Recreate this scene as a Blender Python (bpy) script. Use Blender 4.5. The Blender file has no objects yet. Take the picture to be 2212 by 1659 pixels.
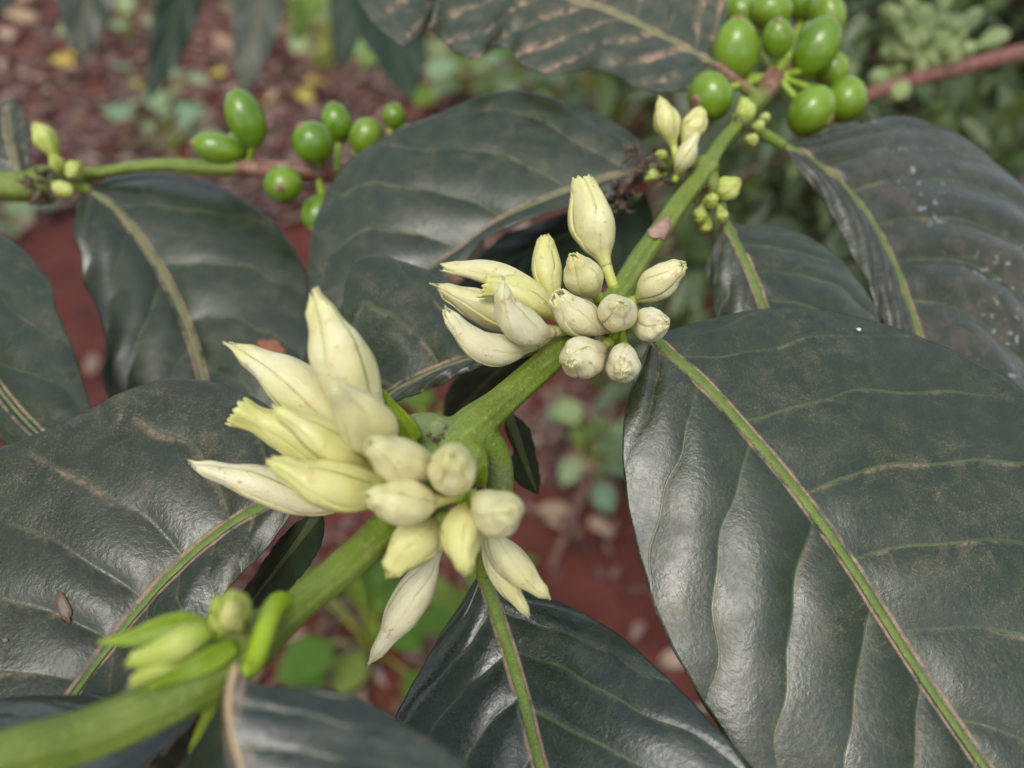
import bpy, math, random
import numpy as np
from math import radians, sin, cos, pi

# ------------------------------------------------------------------ camera, sky, sun, exposure
SC = bpy.context.scene
COL = SC.collection
PITCH = radians(40.0)
CAM = np.array([0.0, 0.0, 0.87])
FWD = np.array([0.0, cos(PITCH), -sin(PITCH)])
UPV = np.array([0.0, sin(PITCH), cos(PITCH)])
RGT = np.array([1.0, 0.0, 0.0])

cam_d = bpy.data.cameras.new("camera")
cam = bpy.data.objects.new("camera", cam_d)
COL.objects.link(cam)
cam.location = CAM
cam.rotation_euler = (radians(90) - PITCH, 0, 0)
cam_d.sensor_width = 36.0
cam_d.lens = 27.0
cam_d.clip_start = 0.005
cam_d.clip_end = 1000.0
cam_d.dof.use_dof = True
cam_d.dof.focus_distance = 0.107
cam_d.dof.aperture_fstop = 12.8          # 27 mm / 12.8 = a 2.1 mm pupil, a phone's
SC.camera = cam

SUN_EL, SUN_AZ = radians(55), radians(-165)      # azimuth measured from +Y towards +X
world = bpy.data.worlds.new("World")
SC.world = world
world.use_nodes = True
wn, wl = world.node_tree.nodes, world.node_tree.links
wn.clear()
w_out = wn.new("ShaderNodeOutputWorld")
w_bg = wn.new("ShaderNodeBackground")
w_sky = wn.new("ShaderNodeTexSky")
w_sky.sky_type = 'NISHITA'
w_sky.sun_disc = False
w_sky.sun_elevation = SUN_EL
w_sky.sun_rotation = SUN_AZ
w_sky.air_density = 1.0
w_sky.dust_density = 1.5
w_sky.ozone_density = 1.0
w_hs = wn.new("ShaderNodeHueSaturation")
w_hs.inputs['Saturation'].default_value = 0.45   # thin cloud: nearly white sky
w_bg.inputs['Strength'].default_value = 0.15
wl.new(w_sky.outputs[0], w_hs.inputs['Color'])
wl.new(w_hs.outputs[0], w_bg.inputs['Color'])
wl.new(w_bg.outputs[0], w_out.inputs[0])

sun_d = bpy.data.lights.new("sun", 'SUN')
sun_d.energy = 0.95
sun_d.angle = radians(22)
sun_d.color = (1.0, 0.94, 0.84)
sun = bpy.data.objects.new("sun", sun_d)
COL.objects.link(sun)
sun.rotation_euler = (radians(90) - SUN_EL, 0, pi - SUN_AZ)
sun.location = (0, 0, 5)

SC.view_settings.view_transform = 'Standard'
SC.view_settings.look = 'None'
SC.view_settings.gamma = 1.0
SC.view_settings.exposure = 1.12
SC.cycles.use_denoising = True
SC.cycles.max_bounces = 8

# ------------------------------------------------------------------ helpers
rng = np.random.default_rng(11)
random.seed(11)
F0 = 1659.0          # focal length in pixels of a 2212 x 1659 view
SS = 4032.0 / 2212.0

def P(x, y, d):
    """point seen at (x, y) of a 2212 x 1659 view at depth d millimetres"""
    d = d * 0.001
    return CAM + d * (FWD + RGT * ((x - 1106.0) / F0) - UPV * ((y - 829.5) / F0))

def PS(x, y, d):
    return P(x / SS, y / SS, d)

def G(x, y, z=0.0):
    """where the ray through (x, y) meets the height z"""
    r = FWD + RGT * ((x - 1106.0) / F0) - UPV * ((y - 829.5) / F0)
    return CAM + r * ((z - CAM[2]) / r[2])

def spline(pts, n, closed=False):
    p = np.asarray(pts, float)
    q = np.vstack([2 * p[0] - p[1], p, 2 * p[-1] - p[-2]])
    out = []
    K = 16
    for i in range(1, len(q) - 2):
        p0, p1, p2, p3 = q[i - 1], q[i], q[i + 1], q[i + 2]
        t0 = 0.0
        t1 = t0 + max(np.linalg.norm(p1 - p0), 1e-9) ** .5
        t2 = t1 + max(np.linalg.norm(p2 - p1), 1e-9) ** .5
        t3 = t2 + max(np.linalg.norm(p3 - p2), 1e-9) ** .5
        for t in np.linspace(t1, t2, K, endpoint=False):
            A1 = (t1 - t) / (t1 - t0) * p0 + (t - t0) / (t1 - t0) * p1
            A2 = (t2 - t) / (t2 - t1) * p1 + (t - t1) / (t2 - t1) * p2
            A3 = (t3 - t) / (t3 - t2) * p2 + (t - t2) / (t3 - t2) * p3
            B1 = (t2 - t) / (t2 - t0) * A1 + (t - t0) / (t2 - t0) * A2
            B2 = (t3 - t) / (t3 - t1) * A2 + (t - t1) / (t3 - t1) * A3
            out.append((t2 - t) / (t2 - t1) * B1 + (t - t1) / (t2 - t1) * B2)
    out.append(p[-1])
    out = np.array(out)
    s = np.concatenate([[0], np.cumsum(np.linalg.norm(np.diff(out[:, :3], axis=0), axis=1))])
    u = np.linspace(0, s[-1], n)
    return np.stack([np.interp(u, s, out[:, k]) for k in range(out.shape[1])], 1)

def sm(a, b, x):
    t = np.clip((x - a) / (b - a), 0, 1)
    return t * t * (3 - 2 * t)

def unit(v):
    v = np.asarray(v, float)
    return v / max(np.linalg.norm(v), 1e-12)

LOC = {}

def empty(name, loc, label=None, cat=None, group=None):
    o = bpy.data.objects.new(name, None)
    COL.objects.link(o)
    o.location = loc
    o.empty_display_size = 0.02
    LOC[o.name] = np.array(loc, float)
    tag(o, label, cat, group)
    return o

def tag(o, label=None, cat=None, group=None, kind=None):
    if label: o['label'] = label
    if cat: o['category'] = cat
    if group: o['group'] = group
    if kind: o['kind'] = kind
    return o

def mesh_data(name, v, f, mat, attrs=None, smooth=True, anchor=None):
    v = np.asarray(v, float)
    if anchor is not None:
        v = v - anchor
    me = bpy.data.meshes.new(name)
    me.from_pydata(v.tolist(), [], [tuple(int(i) for i in q) for q in f])
    if smooth:
        me.polygons.foreach_set('use_smooth', [True] * len(me.polygons))
    for k, a in (attrs or {}).items():
        at = me.attributes.new(k, 'FLOAT', 'POINT')
        at.data.foreach_set('value', np.asarray(a, np.float32).ravel())
    if mat is not None:
        me.materials.append(mat)
    me.update()
    return me

def obj_from(name, me, parent=None, anchor=(0, 0, 0)):
    o = bpy.data.objects.new(name, me)
    COL.objects.link(o)
    a = np.array(anchor, float)
    LOC[o.name] = a
    if parent is not None:
        o.parent = parent
        o.location = a - LOC[parent.name]
    else:
        o.location = a
    return o

def mk(name, v, f, mat, parent=None, attrs=None, smooth=True, anchor=None):
    v = np.asarray(v, float)
    if anchor is None:
        anchor = v[0]
    return obj_from(name, mesh_data(name, v, f, mat, attrs, smooth, np.asarray(anchor)), parent, anchor)

def grid_faces(n, m, wrap=False):
    f = []
    mm = m if wrap else m - 1
    for i in range(n - 1):
        for j in range(mm):
            k = (j + 1) % m
            f.append((i * m + j, i * m + k, (i + 1) * m + k, (i + 1) * m + j))
    return f

def frames(path):
    T = np.gradient(path, axis=0)
    T /= np.maximum(np.linalg.norm(T, axis=1, keepdims=True), 1e-12)
    n0 = np.cross(T[0], [0.31, 0.22, 0.92])
    if np.linalg.norm(n0) < 1e-3:
        n0 = np.cross(T[0], [1, 0, 0])
    N = [unit(n0)]
    for i in range(1, len(path)):
        v = N[-1] - T[i] * np.dot(N[-1], T[i])
        N.append(unit(v))
    N = np.array(N)
    B = np.cross(T, N)
    return T, N, B

def tube(path, rad, seg=12, cap=True):
    path = np.asarray(path, float)
    rad = np.broadcast_to(np.asarray(rad, float), (len(path),))
    T, N, B = frames(path)
    th = np.linspace(0, 2 * pi, seg, endpoint=False)
    v = path[:, None, :] + rad[:, None, None] * (np.cos(th)[None, :, None] * N[:, None, :] + np.sin(th)[None, :, None] * B[:, None, :])
    v = v.reshape(-1, 3)
    f = grid_faces(len(path), seg, True)
    if cap:
        n = len(path)
        f = f + [tuple(range(seg - 1, -1, -1)), tuple((n - 1) * seg + j for j in range(seg))]
    return v, f

def join(parts):
    V, Fc, o = [], [], 0
    for v, f in parts:
        V.append(v)
        Fc += [tuple(i + o for i in q) for q in f]
        o += len(v)
    return np.vstack(V), Fc

def mod_solid(o, t, off=-1.0):
    m = o.modifiers.new("thickness", 'SOLIDIFY')
    m.thickness = t
    m.offset = off
    m.use_quality_normals = False
    m.use_even_offset = False
    return m

# ------------------------------------------------------------------ materials
class NT:
    """small helper for shader trees"""
    def __init__(s, name):
        s.m = bpy.data.materials.new(name)
        s.m.use_nodes = True
        s.t = s.m.node_tree
        s.t.nodes.clear()
        s.out = s.t.nodes.new("ShaderNodeOutputMaterial")
    def n(s, typ, **kw):
        nd = s.t.nodes.new(typ)
        for k, v in kw.items():
            setattr(nd, k, v)
        return nd
    def put(s, sock, v):
        if v is None: return
        if isinstance(v, bpy.types.NodeSocket):
            s.t.links.new(v, sock)
        else:
            if isinstance(v, (tuple, list)) and len(v) == 3 and sock.type == 'RGBA':
                v = (*v, 1.0)
            sock.default_value = v
    def math(s, op, a, b=None, c=None, clamp=False):
        nd = s.n("ShaderNodeMath", operation=op, use_clamp=clamp)
        for i, v in enumerate((a, b, c)):
            if v is not None: s.put(nd.inputs[i], v)
        return nd.outputs[0]
    def ramp(s, v, a, b, lo=0.0, hi=1.0, smooth=True):
        nd = s.n("ShaderNodeMapRange", interpolation_type='SMOOTHSTEP' if smooth else 'LINEAR')
        for k, x in (('Value', v), ('From Min', a), ('From Max', b), ('To Min', lo), ('To Max', hi)):
            s.put(nd.inputs[k], x)
        return nd.outputs[0]
    def mix(s, fac, a, b):
        nd = s.n("ShaderNodeMix", data_type='RGBA')
        s.put(nd.inputs['Factor'], fac)
        s.put(nd.inputs[6], a)
        s.put(nd.inputs[7], b)
        return nd.outputs[2]
    def attr(s, name):
        return s.n("ShaderNodeAttribute", attribute_name=name).outputs['Fac']
    def coord(s, kind='Object', scale=None):
        o = s.n("ShaderNodeTexCoord").outputs[kind]
        if scale is not None:
            mp = s.n("ShaderNodeMapping")
            s.put(mp.inputs['Vector'], o)
            mp.inputs['Scale'].default_value = scale
            o = mp.outputs[0]
        return o
    def noise(s, vec, scale, detail=3.0, rough=0.55, dist=0.0, out='Fac'):
        nd = s.n("ShaderNodeTexNoise")
        s.put(nd.inputs['Vector'], vec)
        nd.inputs['Scale'].default_value = scale
        nd.inputs['Detail'].default_value = detail
        nd.inputs['Roughness'].default_value = rough
        nd.inputs['Distortion'].default_value = dist
        return nd.outputs[out]
    def bump(s, h, strength, dist, nrm=None):
        nd = s.n("ShaderNodeBump")
        s.put(nd.inputs['Height'], h)
        nd.inputs['Strength'].default_value = strength
        nd.inputs['Distance'].default_value = dist
        s.put(nd.inputs['Normal'], nrm)
        return nd.outputs[0]
    def bsdf(s, color, rough=0.5, normal=None, spec=0.5, sss=0.0, sssr=(1, .8, .4), sscale=0.002, coat=0.0, trans=0.0, tcol=None):
        b = s.n("ShaderNodeBsdfPrincipled")
        s.put(b.inputs['Base Color'], color)
        s.put(b.inputs['Roughness'], rough)
        s.put(b.inputs['Normal'], normal)
        s.put(b.inputs['Specular IOR Level'], spec)
        b.inputs['Subsurface Weight'].default_value = sss
        if sss > 0:
            b.inputs['Subsurface Radius'].default_value = sssr
            b.inputs['Subsurface Scale'].default_value = sscale
        b.inputs['Coat Weight'].default_value = coat
        sh = b.outputs[0]
        if trans > 0:
            tr = s.n("ShaderNodeBsdfTranslucent")
            s.put(tr.inputs['Color'], tcol if tcol is not None else color)
            mx = s.n("ShaderNodeMixShader")
            mx.inputs[0].default_value = trans
            s.t.links.new(sh, mx.inputs[1])
            s.t.links.new(tr.outputs[0], mx.inputs[2])
            sh = mx.outputs[0]
        s.t.links.new(sh, s.out.inputs['Surface'])
        return s.m

def leaf_material(name, base=(0.0120, 0.0230, 0.0075), base2=(0.0190, 0.0320, 0.0110), dust=0.35, patch=0.0, rough=0.33, vein=(0.070, 0.105, 0.022),
                  bump=0.5, streak=0.0, specks=0.0, burn=0.0, dustcol=(0.36, 0.245, 0.165), spec=.5):
    k = NT(name)
    co = k.coord('Object')
    ph, sp, md, ed = k.attr('vph'), k.attr('vsp'), k.attr('md'), k.attr('ed')
    fr = k.math('SUBTRACT', k.math('FRACT', k.math('ADD', ph, 0.5)), 0.5)
    sd = k.math('MULTIPLY', fr, sp)                       # signed millimetres to the nearest side vein
    ad = k.math('ABSOLUTE', sd)
    big = k.noise(co, 55, 3, .6)
    mid = k.noise(co, 260, 3, .6, .6)
    fine = k.noise(co, 1500, 2, .6)
    grit = k.noise(co, 4200, 2, .7)
    # base
    col = k.mix(k.ramp(mid, .35, .7), base, base2)
    # side vein line, fading in the outer part of the blade
    outer = k.ramp(ed, 2.0, 10.0)
    wob = k.math('MULTIPLY', k.math('SUBTRACT', mid, .5), .35)
    lw = k.math('MULTIPLY', k.ramp(k.math('ADD', ad, wob), .10, .36, 1, 0), k.ramp(k.noise(co, 130, 2, .5), .30, .60, .25, 1))
    col = k.mix(k.math('MULTIPLY', lw, k.math('MULTIPLY', k.math('ADD', outer, .05, clamp=True), .58)), col, vein)
    # fine net of tertiary veins
    vo = k.n("ShaderNodeTexVoronoi", feature='DISTANCE_TO_EDGE')
    k.put(vo.inputs['Vector'], co)
    vo.inputs['Scale'].default_value = 330
    net = k.ramp(vo.outputs['Distance'], .01, .06, 1, 0)
    col = k.mix(k.math('MULTIPLY', net, .06), col, vein)
    # dust
    side = k.math('MULTIPLY', k.ramp(sd, .02, .22), k.ramp(sd, .25, .95, 1, 0))
    ridge = k.math('MULTIPLY', side, k.ramp(k.math('ADD', mid, k.math('MULTIPLY', k.math('SUBTRACT', fine, .5), .5)), .36, .70))
    ridge = k.math('MULTIPLY', ridge, k.ramp(k.noise(co, 75, 2, .5), .40, .62, .12, 1))
    mline = k.math('MULTIPLY', k.math('MULTIPLY', k.ramp(md, .6, .85), k.ramp(md, 1.0, 1.35, 1, 0)), k.ramp(mid, .30, .58))
    sprin = k.math('MULTIPLY', k.ramp(k.math('ADD', grit, k.math('MULTIPLY', k.math('SUBTRACT', mid, .5), .35)), .54, .70), k.ramp(big, .30, .60, .35, 1))
    film = k.math('MULTIPLY', k.ramp(k.math('ADD', mid, k.math('MULTIPLY', k.math('SUBTRACT', grit, .5), .5)), .45, .80), k.ramp(big, .40, .68))
    pt = k.math('MULTIPLY', k.ramp(k.math('ADD', big, k.math('MULTIPLY', k.math('SUBTRACT', mid, .5), .6)), .60, .72), patch)
    dm = k.math('MULTIPLY', k.math('ADD', k.math('MULTIPLY', ridge, 1.0), k.math('ADD', k.math('MULTIPLY', sprin, .50), k.math('MULTIPLY', film, .20))), dust)
    dm = k.math('ADD', dm, pt)
    dm = k.math('ADD', dm, k.math('MULTIPLY', mline, min(1.0, .45 + dust) if dust > 0 else 0.0))
    if streak > 0:
        st = k.math('MULTIPLY', k.ramp(fr, -.18, .05), k.ramp(fr, .05, .38, 1, 0))
        st = k.math('MULTIPLY', st, k.ramp(k.noise(co, 190, 4, .7, 1.0), .46, .66))
        dm = k.math('ADD', dm, k.math('MULTIPLY', st, streak))
    dm = k.math('MINIMUM', dm, .92)
    dcol = k.mix(k.ramp(fine, .35, .65), tuple(.75 * c for c in dustcol), dustcol)
    col = k.mix(dm, col, dcol)
    if burn > 0:
        bm = k.math('MULTIPLY', k.ramp(k.math('ADD', big, k.math('MULTIPLY', k.math('SUBTRACT', mid, .5), .5)), .56, .63), burn)
        col = k.mix(bm, col, (0.055, 0.035, 0.024))
    pat = k.noise(co, 95, 4, .65, .5)
    rg = k.math('ADD', k.math('ADD', rough, k.math('MULTIPLY', k.math('SUBTRACT', pat, .45), .55)), k.math('MULTIPLY', dm, .45), clamp=True)
    rg = k.math('MAXIMUM', rg, .2)
    spec = k.math('MULTIPLY', k.math('SUBTRACT', 1.0, k.math('MULTIPLY', dm, .8)), spec)
    if specks > 0:
        sk = k.math('MULTIPLY', k.ramp(k.noise(co, 520, 2, .55, .4), .62, .67), k.math('MULTIPLY', k.ramp(k.noise(co, 48, 2, .5), .42, .58), k.ramp(md, 7, 16)))
        col = k.mix(k.math('MULTIPLY', sk, specks), col, (0.34, 0.36, 0.37))
    # relief: pebbled skin, stretched along the blade's side veins
    peb = k.noise(co, 1300, 3, .6, .3)
    ht = k.math('ADD', k.math('MULTIPLY', peb, .55), k.math('MULTIPLY', mid, .45))
    ht = k.math('SUBTRACT', ht, k.math('MULTIPLY', lw, .25))
    nm = k.bump(ht, bump, .00042)
    return k.bsdf(col, rg, nm, spec=spec, trans=.05, tcol=(0.10, 0.22, 0.02))

M = {}
M['leaf'] = leaf_material("leaf_green", dust=.44, rough=.32, bump=.32, spec=.65)
M['leaf_dusty'] = leaf_material("leaf_dusty", base=(0.015, 0.024, 0.009), base2=(0.022, 0.032, 0.013), dust=.52, rough=.32, bump=.40, spec=.6, vein=(0.075, 0.085, 0.036))
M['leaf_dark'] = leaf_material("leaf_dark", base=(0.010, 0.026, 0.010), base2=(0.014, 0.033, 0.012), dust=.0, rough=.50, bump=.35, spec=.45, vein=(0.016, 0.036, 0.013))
M['leaf_blue'] = leaf_material("leaf_blue", base=(0.008, 0.017, 0.010), base2=(0.012, 0.025, 0.013), dust=.22, rough=.28, bump=.35, spec=.7)
M['leaf_streak'] = leaf_material("leaf_streaked", base=(0.026, 0.040, 0.022), base2=(0.036, 0.050, 0.028), dust=.5, rough=.38, streak=.70, dustcol=(0.46, 0.29, 0.20))
M['leaf_speck'] = leaf_material("leaf_specked", base=(0.019, 0.025, 0.011), base2=(0.028, 0.035, 0.017), dust=.6, rough=.28, specks=.55, burn=.35, spec=.65)
M['leaf_fresh'] = leaf_material("leaf_fresh", base=(0.13, 0.22, 0.012), base2=(0.17, 0.27, 0.016), dust=.0, rough=.4, vein=(0.2, 0.3, 0.03), bump=.2)

def rib_material(name, c, c2, dustc=(0.45, 0.27, 0.17), dust=.5):
    k = NT(name)
    co = k.coord('Object')
    a = k.attr('rs')                                        # across the rib, 0 at the crest, 1 at its foot
    n1 = k.noise(co, 420, 3, .6)
    n2 = k.noise(co, 2600, 2, .6)
    col = k.mix(k.ramp(n1, .35, .7), c, c2)
    d = k.math('MULTIPLY', k.ramp(k.math('ADD', a, k.math('MULTIPLY', k.math('SUBTRACT', n2, .5), .5)), .70, 1.0), dust)
    col = k.mix(d, col, dustc)
    return k.bsdf(col, .5, k.bump(n2, .4, .0003), spec=.4)

M['rib'] = rib_material("rib_green", (0.085, 0.135, 0.016), (0.12, 0.175, 0.026), dust=.8)
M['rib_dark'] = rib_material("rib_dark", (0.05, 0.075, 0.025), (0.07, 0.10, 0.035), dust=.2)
M['rib_pale'] = rib_material("rib_pale", (0.13, 0.145, 0.055), (0.17, 0.175, 0.07), dust=.35)
M['rib_tan'] = rib_material("rib_tan", (0.34, 0.24, 0.13), (0.40, 0.29, 0.16), dust=.6)

def stem_material():
    k = NT("stem_bark")
    co = k.coord('Object')
    age = k.attr('age')
    n1 = k.noise(co, 180, 3, .6)
    n2 = k.noise(co, 1900, 2, .7)
    n3 = k.noise(co, 3000, 2, .6)
    g = k.mix(k.ramp(n1, .3, .7), (0.098, 0.152, 0.011), (0.150, 0.205, 0.022))
    g = k.mix(k.math('MULTIPLY', k.ramp(n2, .55, .70), .42), g, (0.30, 0.33, 0.10))
    g = k.mix(k.math('MULTIPLY', k.ramp(k.noise(co, 420, 4, .7), .60, .72), .6), g, (0.20, 0.17, 0.06))
    cx = k.n("ShaderNodeCombineXYZ")
    k.put(cx.inputs[0], k.math('MULTIPLY', k.attr('ca'), 2.6))
    k.put(cx.inputs[1], k.math('MULTIPLY', k.attr('sa'), 2.6))
    k.put(cx.inputs[2], k.math('MULTIPLY', k.attr('sl'), .16))
    st1 = k.noise(cx.outputs[0], 2.6, 4, .65, .3)
    st2 = k.noise(cx.outputs[0], 1.0, 3, .6, .2)
    g = k.mix(k.math('MULTIPLY', k.ramp(st1, .56, .70), .50), g, (0.30, 0.33, 0.12))
    g = k.mix(k.math('MULTIPLY', k.ramp(st1, .44, .30), .55), g, (0.045, 0.095, 0.010))
    g = k.mix(k.math('MULTIPLY', k.ramp(st2, .62, .74), .55), g, (0.20, 0.150, 0.070))
    b = k.mix(k.ramp(k.noise(co, 420, 4, .65), .35, .65), (0.15, 0.062, 0.040), (0.27, 0.14, 0.10))
    f = k.ramp(k.math('ADD', age, k.math('MULTIPLY', k.math('SUBTRACT', n1, .5), .5)), .40, .62)
    col = k.mix(f, g, b)
    grey = k.math('MULTIPLY', k.ramp(k.math('ADD', k.attr('cork'), k.math('MULTIPLY', k.math('SUBTRACT', k.noise(co, 350, 3, .6), .5), .9)), .45, .80), .35)
    col = k.mix(grey, col, (0.125, 0.155, 0.10))
    nm = k.bump(k.math('ADD', k.math('ADD', n2, k.math('MULTIPLY', st1, .8)), k.math('MULTIPLY', n3, .4)), .5, .0004)
    return k.bsdf(col, .48, nm, spec=.45, sss=.12, sssr=(.6, 1, .2), sscale=.0015)
M['stem'] = stem_material()

def simple(name, c, c2, scale, rough=.6, bump=.3, bd=.0005, spec=.4, sss=0, trans=0, tcol=None, fine=6.0):
    k = NT(name)
    co = k.coord('Object')
    n1 = k.noise(co, scale, 4, .6)
    n2 = k.noise(co, scale * fine, 3, .6)
    col = k.mix(k.ramp(k.math('ADD', k.math('MULTIPLY', n1, .7), k.math('MULTIPLY', n2, .3)), .38, .62), c, c2)
    return k.bsdf(col, rough, k.bump(k.math('ADD', n1, k.math('MULTIPLY', n2, .5)), bump, bd), spec=spec, sss=sss, sscale=.002, trans=trans, tcol=tcol)

M['petiole'] = simple("petiole_green", (0.22, 0.33, 0.012), (0.30, 0.42, 0.025), 200, .45, .2, sss=.15)
M['calyx'] = simple("calyx_green", (0.20, 0.30, 0.020), (0.28, 0.38, 0.035), 400, .4, .15, sss=.15)
M['bract_dry'] = simple("dried_bract", (0.040, 0.026, 0.018), (0.17, 0.115, 0.08), 700, .85, .8, .0004)
M['scar'] = simple("scar_tissue", (0.24, 0.145, 0.10), (0.38, 0.25, 0.19), 900, .8, .6, .0003)
M['bract'] = simple("bract_green", (0.20, 0.30, 0.015), (0.30, 0.40, 0.030), 260, .4, .2, trans=.25, tcol=(.35, .5, .03))

def petal_material(name, base, tip, green, spot=.6):
    k = NT(name)
    co = k.coord('Object')
    s, w = k.attr('ps'), k.attr('pw')
    n1 = k.noise(co, 140, 3, .6)
    n2 = k.noise(co, 650, 3, .65)
    n3 = k.noise(co, 2600, 2, .6)
    col = k.mix(k.ramp(n1, .35, .68), base, tip)
    col = k.mix(k.ramp(k.math('ADD', s, k.math('MULTIPLY', k.math('SUBTRACT', n1, .5), .3)), .02, .42, .9, 0), col, green)
    col = k.mix(k.math('MULTIPLY', k.ramp(s, .84, 1.0), .28), col, green)
    # faint lengthwise veins
    vn = k.math('ABSOLUTE', k.math('SUBTRACT', k.math('FRACT', k.math('ADD', k.math('MULTIPLY', w, 2.6), .5)), .5))
    col = k.mix(k.math('MULTIPLY', k.ramp(vn, .0, .10, 1, 0), .05), col, green)
    edge = k.math('MULTIPLY', k.ramp(k.math('ABSOLUTE', w), .72, 1.0), .40)
    col = k.mix(edge, col, green)
    # brown bruises, more towards the tip and the rims
    z = k.math('ADD', k.math('MULTIPLY', k.ramp(s, .25, .95), .10), k.math('MULTIPLY', k.ramp(k.math('ABSOLUTE', w), .5, 1.), .05))
    sp = k.math('MULTIPLY', k.ramp(k.math('ADD', n2, z), .675, .79), spot)
    col = k.mix(sp, col, (0.50, 0.32, 0.14))
    sp2 = k.math('MULTIPLY', k.ramp(k.math('ADD', n3, k.math('MULTIPLY', k.ramp(n2, .5, .7), .12)), .74, .80), spot)
    col = k.mix(sp2, col, (0.34, 0.17, 0.07))
    nm = k.bump(k.math('ADD', k.math('ADD', n2, k.math('MULTIPLY', n3, .35)), k.math('MULTIPLY', k.ramp(vn, 0, .2), .06)), .28, .0005)
    return k.bsdf(col, .42, nm, spec=.4, sss=.35, sssr=(1., .75, .35), sscale=.0014)

M['petal'] = petal_material("petal_cream", (0.62, 0.555, 0.26), (0.69, 0.625, 0.36), (0.46, 0.49, 0.09))
M['petal_yellow'] = petal_material("petal_yellow", (0.60, 0.56, 0.19), (0.66, 0.61, 0.27), (0.44, 0.49, 0.07))
M['petal_white'] = petal_material("petal_white", (0.66, 0.59, 0.34), (0.72, 0.65, 0.42), (0.50, 0.50, 0.13), .9)
M['petal_pale_green'] = petal_material("petal_pale_green", (0.21, 0.27, 0.10), (0.30, 0.36, 0.16), (0.13, 0.21, 0.04), .3)
M['petal_green'] = petal_material("petal_green", (0.36, 0.42, 0.07), (0.50, 0.52, 0.16), (0.25, 0.36, 0.025), .3)

def berry_material():
    k = NT("berry_green")
    co = k.coord('Object')
    n1 = k.noise(co, 160, 3, .55)
    n2 = k.noise(co, 2200, 2, .6)
    col = k.mix(k.ramp(n1, .35, .68), (0.075, 0.165, 0.006), (0.135, 0.24, 0.013))
    oi = k.n("ShaderNodeObjectInfo").outputs['Random']
    col = k.mix(k.ramp(oi, .0, 1., 0, .32, False), col, (0.24, 0.33, 0.028))
    col = k.mix(k.math('MULTIPLY', k.ramp(n2, .60, .75), .25), col, (0.25, 0.38, 0.08))
    return k.bsdf(col, .27, k.bump(n1, .15, .001), spec=.55, sss=.15, sssr=(.4, 1, .1), sscale=.003)
M['berry'] = berry_material()
M['navel'] = simple("berry_navel", (0.16, 0.09, 0.05), (0.30, 0.20, 0.11), 900, .8, .5, .0003)

def spot_material():
    k = NT("leaf_scab")
    co = k.coord('Object')
    n = k.noise(co, 1500, 3, .6)
    r = k.math('ADD', k.attr('ring'), k.math('MULTIPLY', k.math('SUBTRACT', n, .5), .5))
    col = k.mix(k.ramp(r, .45, .75), (0.17, 0.15, 0.135), (0.12, 0.065, 0.04))
    return k.bsdf(col, .8, k.bump(n, .5, .0002), spec=.3)
M['spot'] = spot_material()
M['droplet'] = simple("pale_fleck", (0.55, 0.55, 0.52), (0.65, 0.64, 0.60), 900, .5, .2, .0002)
M['spot_brown'] = simple("brown_scab", (0.20, 0.075, 0.035), (0.30, 0.13, 0.07), 900, .8, .5, .0003)

def soil_material():
    k = NT("red_soil")
    co = k.coord('Object')
    n0 = k.noise(co, 1.3, 3, .6)
    n1 = k.noise(co, 9, 4, .6)
    n2 = k.noise(co, 70, 4, .65)
    col = k.mix(k.ramp(n1, .3, .7), (0.090, 0.024, 0.017), (0.155, 0.044, 0.032))
    col = k.mix(k.math('MULTIPLY', k.ramp(n2, .5, .72), .5), col, (0.17, 0.068, 0.05))
    col = k.mix(k.math('MULTIPLY', k.ramp(n0, .45, .65), .5), col, (0.065, 0.026, 0.020))
    return k.bsdf(col, .95, k.bump(k.math('ADD', n1, k.math('MULTIPLY', n2, .4)), .8, .02), spec=.2)
M['soil'] = soil_material()

def vary_material(name, cols, rough=.7, trans=.15, spec=.35, tcol=None):
    """colour picked per object by Object Info random, or per face by the attribute 'rv' (set to -1 when unused)"""
    k = NT(name)
    co = k.coord('Object')
    r = k.math('FRACT', k.math('ADD', k.n("ShaderNodeObjectInfo").outputs['Random'], k.attr('rv')))
    cr = k.n("ShaderNodeValToRGB")
    el = cr.color_ramp.elements
    while len(el) < len(cols): el.new(0.5)
    for i, c in enumerate(cols):
        el[i].position = i / max(1, len(cols) - 1)
        el[i].color = (*c, 1)
    k.put(cr.inputs[0], r)
    n = k.noise(co, 90, 4, .6)
    hv = k.n("ShaderNodeHueSaturation")
    k.put(hv.inputs['Color'], cr.outputs[0])
    k.put(hv.inputs['Value'], k.ramp(n, .3, .7, .7, 1.25))
    return k.bsdf(hv.outputs[0], rough, k.bump(n, .4, .003), spec=spec, trans=trans, tcol=tcol)

M['litter'] = vary_material("dry_litter", [(0.085, 0.045, 0.042), (0.16, 0.095, 0.082), (0.05, 0.030, 0.030), (0.36, 0.25, 0.20), (0.095, 0.055, 0.055), (0.26, 0.18, 0.12), (0.12, 0.066, 0.062), (0.34, 0.23, 0.20)], .85, .05)
M['fall_yellow'] = vary_material("fallen_yellow", [(0.46, 0.36, 0.07), (0.55, 0.42, 0.10), (0.42, 0.37, 0.12), (0.52, 0.36, 0.06)], .6)
M['fall_tan'] = vary_material("fallen_tan", [(0.36, 0.24, 0.16), (0.44, 0.31, 0.22), (0.30, 0.18, 0.12), (0.40, 0.30, 0.17)], .75)
M['weed'] = vary_material("weed_leaf", [(0.12, 0.22, 0.03), (0.18, 0.30, 0.05), (0.15, 0.26, 0.10), (0.24, 0.33, 0.06)], .5, .25, tcol=(.25, .45, .04))
M['weed_grey'] = vary_material("weed_grey", [(0.20, 0.28, 0.14), (0.27, 0.34, 0.16), (0.16, 0.26, 0.15), (0.30, 0.36, 0.14)], .55, .2)
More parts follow.
